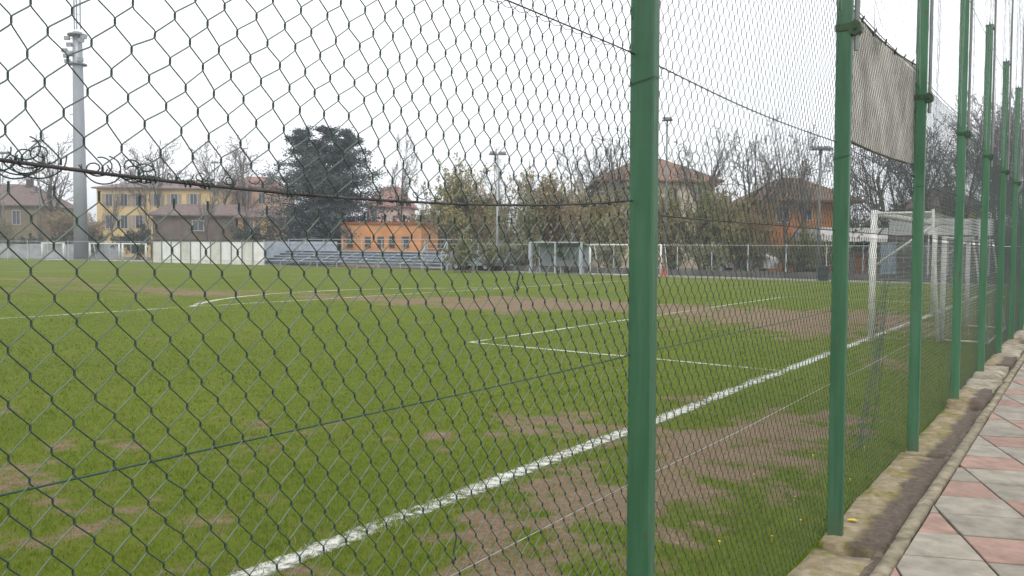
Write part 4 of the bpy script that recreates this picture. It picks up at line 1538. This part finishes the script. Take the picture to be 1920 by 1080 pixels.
# ---- far boundary fences
def far_fence(label, A, B, height, spacing, wall_h, dens=.075, group=None, wallmat=None):
    A, B = Vector(A), Vector(B)
    L = (B - A).length
    n = max(1, round(L / spacing))
    sp = L / n
    f = thing('wire_fence', label, 'fence', A, math.atan2(B.y - A.y, B.x - A.x), group)
    pme = MB().tube([(0, 0, 0), (0, 0, height + .08)], .032, 6).mesh('fence_post', GALV)
    K = int(height / (dens / 2))
    kk = np.arange(K)
    nc = int(sp / dens)
    P = np.zeros((nc, K, 3))
    for i in range(nc):
        P[i, :, 0] = (i + .5 * ((kk + i) % 2)) * sp / nc
        P[i, :, 2] = wall_h + kk * (height - wall_h) / K
    v, q = np_tubes(P, .0016, 3)
    mme = np_mesh('mesh_panel', v, q, GALV)
    wme = MB().box(.01, sp - .01, -.09, .09, -.05, wall_h).mesh('base_block', wallmat or WALL_GRY) if wall_h > 0 else None
    rme = MB().tube([(0, 0, height), (sp, 0, height)], .018, 5).mesh('top_rail', GALV)
    for i in range(n + 1):
        link('fence_post', pme, f, (i * sp, 0, 0))
        if i < n:
            tag(link('mesh_panel', mme, f, (i * sp, 0, 0)), None, None, kind='stuff')
            link('top_rail', rme, f, (i * sp, 0, 0))
            if wme:
                link('base_block', wme, f, (i * sp, 0, 0))
    return f


far_fence('grey wire fence with thin posts on a dark base right of the bleachers', (bx1 + .8, 49.5, 0), (2.5, 49.5, 0), 1.95, 2.35, .38)
far_fence('pale wire fence behind the small goals at the far left', (-110, 30.5, 0), (-74.4, 45.5, 0), 2.0, 2.4, .0)

# dugout
d0, d1 = at_y(992, 46.1).x, at_y(1086, 46.1).x
dg = thing('team_shelter', 'grey framed team shelter with clear panels beside the far touchline', 'shelter', (d0, 46.25, 0))
DW = d1 - d0
POLY = M('cloudy_polycarbonate', (.22, .245, .25), .35, .1, 3)
for i in range(3):
    x = DW * i / 2
    r_ = .085 if i != 1 else .05
    p = MB().box(x - r_, x + r_, -r_, r_, 0, 2.12).build('frame_post', M('blue_grey_frame', (.36, .40, .44), .5, .1), dg)
    MB().tube([(x, 1.1, 0), (x, 1.1, 1.75)], .04, 6).build('rear_post', GALV, dg)
MB().box(-.08, DW + .08, -.06, .06, 2.04, 2.12).build('top_rail', GALV, dg)
for i in range(4):
    x0 = DW * i / 4
    MB().box(x0 + .03, x0 + DW / 4 - .03, 1.08, 1.11, .35, 1.78).build('back_panel', POLY, dg)
    m_ = MB(); m_.face([(x0 + .03, .05, 2.08), (x0 + DW / 4 - .03, .05, 2.08), (x0 + DW / 4 - .03, 1.12, 1.80), (x0 + .03, 1.12, 1.80)])
    m_.face([(x0 + .03, 1.12, 1.77), (x0 + DW / 4 - .03, 1.12, 1.77), (x0 + DW / 4 - .03, .05, 2.05), (x0 + .03, .05, 2.05)])
    m_.build('roof_panel', POLY, dg)
MB().box(.1, DW - .1, .65, 1.0, .42, .47).build('bench_seat', WOOD_DK, dg)
for x in (.3, DW / 2, DW - .3):
    MB().box(x - .03, x + .03, .7, .95, 0, .419).build('bench_leg', GALV, dg)

# far goals
g0, g1 = at_y(1106, 46.0).x, at_y(1238, 46.0).x
goal('white youth goal on the far touchline right of the team shelter', ((g0 + g1) / 2, 46.0, 0), 0, g1 - g0, 1.98, .5, 1.1, .055, WHITE_PAINT, NET_WHITE, cell=.16)
for (px, D, wp, lab, tr) in ((99, 88, 36, 'small white goal standing left of the lighting mast foot', .25), (196, 87, 62, 'wide white goal just right of the lighting mast foot', -.2), (252, 86, 40, 'small white goal nearest to the white hoarding', .55)):
    goal(lab, spot(px, D), YAW + tr, wide(wp, D), 1.9, .5, 1.0, .085, WHITE_PAINT, NET_WHITE, group='goals stored by the far left fence', cell=.18)

# low wall and hedge far left
lw = thing('boundary_wall', 'low pale grey wall behind the far left fence', 'wall', spot(110, 99), YAW)
for i in range(12):
    w = wide(420, 99) / 12
    MB().box(-wide(300, 99) + i * w + .02, -wide(300, 99) + (i + 1) * w - .02, 0, .15, 0, 1.7 + .05 * (i % 2)).build('wall_panel', M('pale_wall', (.30, .31, .32), .9, .3, .9), lw)


# ---- light masts
def lamp_mast(label, px, D, lamp_py, r_, arm_px, nheads, mat, group='small pitch floodlights', name='floodlight_pole'):
    t = thing(name, label, 'floodlight', spot(px, D), YAW, group)
    h = high(px, lamp_py, D)
    MB().tube([(0, 0, 0), (0, 0, h * .5), (0, 0, h)], [r_, r_ * .85, r_ * .6], 8).build('pole', mat, t, True)
    a = wide(arm_px, D) / 2
    MB().tube([(-a, 0, h), (a, 0, h)], .05, 6).build('cross_arm', mat, t)
    for i in range(nheads):
        x = -a + 2 * a * (i + .5) / nheads
        s_ = a / nheads * .85
        m_ = MB()
        n = len(m_.v)
        m_.v += [(x - s_, -.42, h - .02), (x + s_, -.42, h - .02), (x + s_, .25, h + .16), (x - s_, .25, h + .16), (x - s_ * .8, -.38, h + .10), (x + s_ * .8, -.38, h + .10), (x + s_ * .8, .18, h + .28), (x - s_ * .8, .18, h + .28)]
        for q in ((0, 3, 2, 1), (4, 5, 6, 7), (0, 1, 5, 4), (1, 2, 6, 5), (2, 3, 7, 6), (3, 0, 4, 7)):
            m_.f.append(tuple(n + k for k in q)); m_.m.append(0)
        m_.build('lamp_head', M('lamp_housing', (.085, .09, .095), .5, .2), t)
    return t


lamp_mast('slim floodlight with a T shaped head between the olive trees', 932, 66, 290, .10, 34, 2, GALV)
lamp_mast('floodlight with a long T head above the orange house', 1534, 53.5, 281, .13, 40, 3, STEEL_POLE)
lamp_mast('floodlight just right of the near green post, dark square head', 1247, 58, 226, .09, 20, 1, STEEL_POLE)
lamp_mast('thin street light leaning over left of the mast', 76, 104, 266, .09, 24, 1, STEEL_POLE)
lamp_mast('thin street light at the far left edge', 8, 104, 288, .09, 26, 1, STEEL_POLE)
lamp_mast('thin lamp above the yellow block', 404, 112, 306, .09, 15, 1, STEEL_POLE)
lamp_mast('thin lamp above the salmon block beside the cedar', 464, 112, 309, .09, 18, 1, STEEL_POLE)

D = 95
mast = thing('lighting_mast', 'very tall pale grey round mast with lamps and a platform', 'mast', spot(152, D), YAW)
MASTC = M('mast_grey', (.31, .335, .365), .45, .08, .5, metal=.3)
zs = [0, high(152, 330, D), high(152, 125, D), high(152, 60, D)]
MB().tube([(0, 0, z) for z in zs], [wide(12.5, D), wide(11, D), wide(9, D), wide(8, D)], 16).build('shaft', MASTC, mast, True)
for (py, rr) in ((66, 17), (121, 16)):
    z = high(152, py, D)
    MB().tube([(0, 0, z - .07), (0, 0, z + .07)], wide(rr, D), 18).build('platform', STEEL_POLE, mast)
for (py, px_) in ((74, -14), (78, 12), (86, -10), (72, 17), (97, -19), (107, -16), (117, -14), (103, -8), (114, 10)):
    x, z = wide(px_, D), high(152, py, D)
    m_ = MB()
    m_.tube([(0, -.3, z), (x, -.5, z)], .04, 6)
    m_.box(x - .30, x + .30, -.75, -.45, z - .22, z + .22)
    tag(m_.build('floodlight_head', M('mast_lamp', (.25, .26, .28), .4, .2), mast), None, None, kind='stuff')
zt = high(152, 55, D)
for x in (-.36, -.05, .34):
    MB().tube([(x, .2 * abs(x), zt), (x, .2 * abs(x), zt + 9.5)], .085, 6).build('antenna_rod', MASTC, mast)
for i in range(10):
    MB().tube([(-.36, .05, zt + .8 + i * .9), (.34, .05, zt + .8 + i * .9)], .03, 5).build('ladder_rung', MASTC, mast)
for py in (197, 215):
    z = high(152, py, D)
    MB().tube([(-wide(17, D), 0, z), (-wide(8, D), 0, z)], .05, 6).build('side_arm', STEEL_POLE, mast)


# ---- vehicles and small things behind the far fence
def car(label, px, D, rz, paint, van=False, cat='car'):
    t = thing('parked_car' if not van else 'parked_van', label, cat, spot(px, D), rz)
    if van:
        prof = [(-2.4, .35), (2.3, .35), (2.45, .75), (2.35, 1.1), (1.85, 1.35), (1.35, 2.05), (1.1, 2.18), (-2.3, 2.18), (-2.42, 1.9)]
        gl = [(1.62, 1.38), (1.30, 1.92), (.55, 1.95), (.55, 1.38)]
    else:
        prof = [(-2.0, .35), (2.0, .35), (2.08, .62), (1.95, .82), (1.05, .95), (.45, 1.38), (-.2, 1.47), (-1.1, 1.44), (-1.75, 1.02), (-2.03, .92), (-2.08, .6)]
        gl = [(.82, .98), (.38, 1.33), (-.2, 1.40), (-1.02, 1.37), (-1.45, 1.02)]
    W_ = .86
    m_ = MB()
    n = len(prof)
    rings = [(-W_, .93, .0), (-W_ + .08, 1, 0), (W_ - .08, 1, 0), (W_, .93, 0)]
    cz = .8
    for (yy, s_, _) in rings:
        m_.v += [(x * (.985 if s_ < 1 else 1), yy, cz + (z - cz) * s_) for x, z in prof]
    for a in range(3):
        for i in range(n):
            j = (i + 1) % n
            m_.f.append((a * n + i, a * n + j, (a + 1) * n + j, (a + 1) * n + i)); m_.m.append(0)
    m_.f.append(tuple(n - 1 - i for i in range(n))); m_.f.append(tuple(3 * n + i for i in range(n))); m_.m += [0, 0]
    m_.build('body', paint, t, False)
    for sy in (-1, 1):
        k = MB(); k.face([(x, sy * (W_ + .004), cz + (z - cz) * .93) for x, z in (gl if sy < 0 else gl[::-1])]); k.build('side_window', GLASS, t)
        for x in (-1.25, 1.28):
            wv = [(x + .31 * math.cos(q * PI / 6), .31 + .31 * math.sin(q * PI / 6)) for q in range(12)]
            k = MB()
            k.tube([(x, sy * (W_ - .16), .31), (x, sy * (W_ + .03), .31)], .31, 14)
            wh = k.build('wheel', M('tyre', (.02, .02, .021), .8, 0), t)
            MB().tube([(x, sy * (W_ + .03), .31), (x, sy * (W_ + .045), .31)], .19, 10).build('rim', GALV, wh)
        MB().box(1.9, 2.06, sy * .62 - .14, sy * .62 + .14, .66, .80).build('headlight', M('lamp_lens', (.6, .6, .6), .2, 0), t)
    return t


car('pale blue grey car parked behind the fence next to the blue one', 893, 61, .15, M('pale_car_paint', (.26, .31, .34), .3, 0))
car('dark blue car parked behind the far wire fence', 940, 64, .2, M('blue_car_paint', (.045, .07, .16), .3, 0))
car('white van parked behind the fence under bare trees', 1392, 60, .1, M('white_van_paint', (.66, .66, .66), .35, 0), True, 'van')
# orange and yellow notice on the fence, dark bin, orange marker
D = at_y(853, 49.3)
nb = thing('notice_panel', 'small orange and yellow panel on the fence right of the bleachers', 'sign', (D.x, 49.36, 0))
MB().box(-.35, .0, 0, .03, .62, 1.45).build('orange_panel', M('orange_panel', (.45, .18, .12), .7, .2), nb)
MB().box(.01, .36, .0, .03, .55, 1.40).build('yellow_panel', M('yellow_panel', (.42, .30, .07), .7, .2), nb)
for x in (-.2, .2):
    MB().box(x - .02, x + .02, .031, .06, 0, 1.3).build('panel_post', GALV, nb)
D = at_y(1543, 46.6)
bn_ = thing('waste_bin', 'dark square bin standing at the foot of the T head floodlight', 'bin', (D.x, 46.6, 0))
BIN = M('dark_bin', (.035, .038, .045), .6, .2)
MB().bevbox(-.24, .24, -.24, .24, 0.02, .74, .04).build('body', BIN, bn_)
MB().bevbox(-.27, .27, -.27, .27, .742, .82, .03).build('lid', BIN, bn_)
D = at_y(1244, 46.2)
cn = thing('marker_cone', 'small orange red marker cone by the far touchline', 'cone', (D.x, 46.2, 0))
ORG = M('cone_orange', (.50, .12, .06), .6, .1)
MB().box(-.2, .2, -.2, .2, 0, .05).build('foot', ORG, cn)
MB().tube([(0, 0, .05), (0, 0, .4), (0, 0, .75)], [.15, .09, .03], 10).build('cone', ORG, cn)

# ------------------------------------------------------------------ planting
for a in ((28, 118, 268, 'faint bare tree behind the olive house, at its left'), (92, 114, 246, 'bare tree with a fine crown just left of the mast'),
          (222, 128, 262, 'bare tree rising behind the yellow block, right of the mast'), (300, 126, 258, 'bare tree behind the middle of the yellow block'),
          (385, 128, 262, 'bare tree behind the right end of the yellow block'), (455, 130, 252, 'bare tree behind the salmon block left of the cedar')):
    plant('bare', a[0], a[1], a[2], a[3])
for a in ((214, 106, 330, 'dark trunked young tree in front of the yellow block, left one'), (284, 104, 322, 'slim young tree before the yellow block at the shed end'),
          (391, 103, 318, 'slim bare tree growing behind the shed roof'), (468, 103, 315, 'slim bare tree between shed and cedar'), (757, 92, 236, 'tall slim bare tree right of the rose house')):
    plant('tall', a[0], a[1], a[2], a[3], spread=.6)
for a in ((45, 101, 437, 'dark shrub behind the low grey wall, left of the street light'), (105, 101, 436, 'dark shrub behind the low grey wall beside the mast'), (182, 100, 434, 'dark shrub right of the mast foot'), (262, 98, 420, 'dark round shrub before the yellow block'), (478, 92, 412, 'green bush behind the right end of the hoarding')):
    plant('darkbush', a[0], a[1], a[2], a[3], 'shrub', .85)
P_OL = ((852, 72, 286, 'olive', 'broad olive brown budding tree right of the orange building', .92), (812, 90, 372, 'olive', 'low olive budding tree at the right end of the orange building', .7),
        (902, 76, 316, 'ochre', 'ochre budding tree left of the slim T head floodlight', .62), (974, 68, 348, 'green', 'greenish budding tree right of the slim floodlight', .68),
        (1012, 70, 300, 'ochre', 'ochre pointed budding tree above the team shelter', .74), (1052, 72, 312, 'olive', 'olive budding tree right of the ochre pointed one', .82),
        (1098, 66, 338, 'ochre', 'ochre budding tree behind the youth goal', .76), (1146, 64, 344, 'olive', 'olive budding tree just left of the near green post', .78),
        (1205, 66, 348, 'green', 'greenish budding tree mostly behind the near green post', .78),
        (1268, 62, 336, 'olive', 'olive budding tree right of the near green post under the red roof', .74), (1320, 60, 326, 'green', 'greenish budding tree between the two hipped roofs', .70),
        (1350, 64, 332, 'ochre', 'ochre budding tree behind the greenish one between the roofs', .55),
        (1386, 58, 356, 'olive', 'olive budding tree left of the white van', .7), (1424, 57, 366, 'ochre', 'ochre budding tree at the left end of the orange house', .5),
        (1506, 57, 412, 'green', 'low green budding tree in front of the orange house', .6),
        (112, 112, 384, 'ochre', 'brown budding tree between the olive house and the mast', .95), (172, 114, 392, 'ochre', 'low brown budding tree just right of the mast', 1.0), (20, 116, 402, 'olive', 'low olive budding tree in front of the olive house', 1.1))
for (px, D, tp, kd, lab, sp_) in P_OL:
    plant(kd, px, D, tp, lab, spread=sp_)
for a in ((1046, 82, 262, 'bare tree behind the ochre pointed tree'), (1160, 76, 236, 'bare tree with fine twigs left of the near green post'), (1345, 66, 228, 'bare tree right of the red hipped roof'), (1392, 64, 240, 'bare tree with forked top above the white van')):
    plant('bare', a[0], a[1], a[2], a[3])
for a in ((1474, 55, 208, 'tall dark trunked bare tree in front of the orange house'), (1512, 60, 226, 'tall bare tree behind the orange house roof'), (1420, 62, 250, 'slim bare tree left of the orange house'), (1105, 84, 270, 'slim bare tree behind the youth goal'), (955, 88, 268, 'slim bare tree behind the T head floodlight')):
    plant('tall', a[0], a[1], a[2], a[3], spread=.8)
R_T = ((1612, 62, 236), (1640, 58, 250), (1668, 66, 214), (1694, 60, 228), (1722, 64, 206), (1750, 58, 196), (1778, 66, 184), (1806, 60, 200), (1832, 64, 172), (1858, 58, 190), (1884, 66, 166), (1908, 60, 158), (1935, 64, 150), (1965, 60, 160), (1700, 78, 236), (1790, 80, 214), (1862, 80, 196), (1915, 80, 190))
R_LAB = ('grey bare tree under the lower left corner of the tan tarpaulin', 'lower grey bare tree just left of the near goal post', 'tall grey bare tree above the pale blue grey container',
         'grey bare tree behind the crossbar of the near goal', 'grey bare tree just left of the third green post in view', 'grey bare tree above the left end of the red doored clubhouse',
         'grey bare tree above the yellowish house, left of the fourth post', 'grey bare tree seen right behind the fourth green post', 'grey bare tree above the right end of the clubhouse fascia',
         'grey bare tree beside the fifth green post', 'grey bare tree just right of the sixth green post', 'grey bare tree by the seventh green post', 'grey bare tree at the right edge over the far fence end',
         'bare tree beyond the right edge of the far fence end', 'farther bare tree between container and clubhouse', 'farther bare tree behind the yellowish house', 'farther bare tree behind the fifth green post', 'farther bare tree behind the far end of the green fence')
for i, (px, D, tp) in enumerate(R_T):
    plant('right', px, D, tp, R_LAB[i], group='bare trees beyond the right end of the pitch', spread=.85)
B_LAB = ('straggly shrub in front of the pale blue grey car', 'straggly shrub behind the fence by the dark blue car', 'straggly shrub behind the left post of the team shelter', 'straggly shrub behind the team shelter roof',
         'straggly shrub behind the youth goal net', 'straggly shrub just behind the small orange marker cone', 'straggly shrub between marker cone and white van', 'straggly shrub in front of the white van',
         'straggly shrub before the tall dark trunked bare tree', 'straggly shrub behind the dark waste bin')
for i, px in enumerate((870, 925, 985, 1060, 1140, 1262, 1330, 1400, 1470, 1545)):
    plant('bush', px, 56 + (i % 3) * 3, 432 + (i * 13) % 22, B_LAB[i], 'shrub', .95, 'shrubs behind the far wire fence')
D_LAB = ('dark shrub behind the near goal post', 'dark shrub behind the blue grey container', 'dark shrub behind the left end of the red doored clubhouse', 'dark shrub behind the middle of the red doored clubhouse', 'dark shrub past the right end of the red doored clubhouse')
for i, px in enumerate((1625, 1690, 1750, 1815, 1880)):
    plant('darkbush', px, 60 + (i % 2) * 4, 420, D_LAB[i], 'shrub', .95, 'dark shrubs under the right trees')

# far wooded band that reads as one mass between and behind the trees
rs_ = np.random.RandomState(5)
C, S = [], []
for i in range(900):
    px = rs_.uniform(560, 1990); D = rs_.uniform(88, 112)
    b = spot(px, D)
    h = rs_.uniform(3.0, 6.5) * (1.25 if px > 1600 else 1)
    for k in range(3):
        d = rs_.randn(3) * .35 * h * .4
        S.append((b.x, b.y, 0, .05, b.x + d[0], b.y + d[1], h * rs_.uniform(.6, 1), .015))
    m = 26
    c = np.array((b.x, b.y, 0)) + rs_.randn(m, 3) * np.array((.9, .9, 0)) + np.column_stack([np.zeros(m), np.zeros(m), rs_.uniform(.1, .95, m) * h])
    C.append(c)
wd = thing('far_woodland', 'brown grey mass of far undergrowth behind the houses and trees', 'woodland')
wd['kind'] = 'stuff'
tag(link('branches', seg_mesh('branches', S, TWIG), wd), None, None, kind='stuff')
tag(link('foliage', leaf_mesh('foliage', np.concatenate(C), .26, M('far_undergrowth', (.105, .098, .070), .9, .4, .4), rs_), wd), None, None, kind='stuff')

# dandelions by the plinth
DY = M('dandelion_yellow', (.62, .42, .03), .7, .1)
dm = MB()
dm.tube([(0, 0, 0), (.004, 0, .035)], .002, 4)
dm.tube([(.004, 0, .035), (.004, 0, .038), (.004, 0, .042)], [.004, .009, .003], 8)
dme = dm.mesh('dandelion', DY)
for i, (x, y) in enumerate(((-.30, 4.75), (-.42, 5.6), (-.22, 6.3), (-.5, 4.45), (-.35, 7.4), (-.62, 6.8), (-.25, 5.15), (-.8, 5.9))):
    tag(link('dandelion', dme, None, (x, y, float(gz(x, y))), i), 'small yellow dandelion in the grass at the fence foot', 'flower', 'dandelions along the fence foot')
lf = MB()
lf.face([(-.028, -.010, 0), (.01, -.02, .008), (.034, .0, .004), (.01, .02, .010), (-.022, .012, .004)])
lf.face([(-.022, .012, .002), (.01, .02, .008), (.034, .0, .002), (.01, -.02, .006), (-.028, -.010, -.002)])
tag(lf.build('fallen_leaf', DY), 'yellow fallen leaf lying on the mossy plinth past the second post', 'leaf').location = (.03, 5.25, .012)

# ------------------------------------------------------------------ thin damp air
hz_m = bpy.data.materials.new('haze_air'); hz_m.use_nodes = True
nt = hz_m.node_tree; nt.nodes.clear()
ho = nt.nodes.new('ShaderNodeOutputMaterial'); hv = nt.nodes.new('ShaderNodeVolumePrincipled')
hv.inputs['Color'].default_value = (.93, .95, 1.0, 1); hv.inputs['Density'].default_value = .0011; hv.inputs['Anisotropy'].default_value = .2
nt.links.new(hv.outputs['Volume'], ho.inputs['Volume'])
hzb = MB().box(-1900, 1900, -700, 2700, -1.2, 60).build('haze', hz_m)
hzb['kind'] = 'stuff'
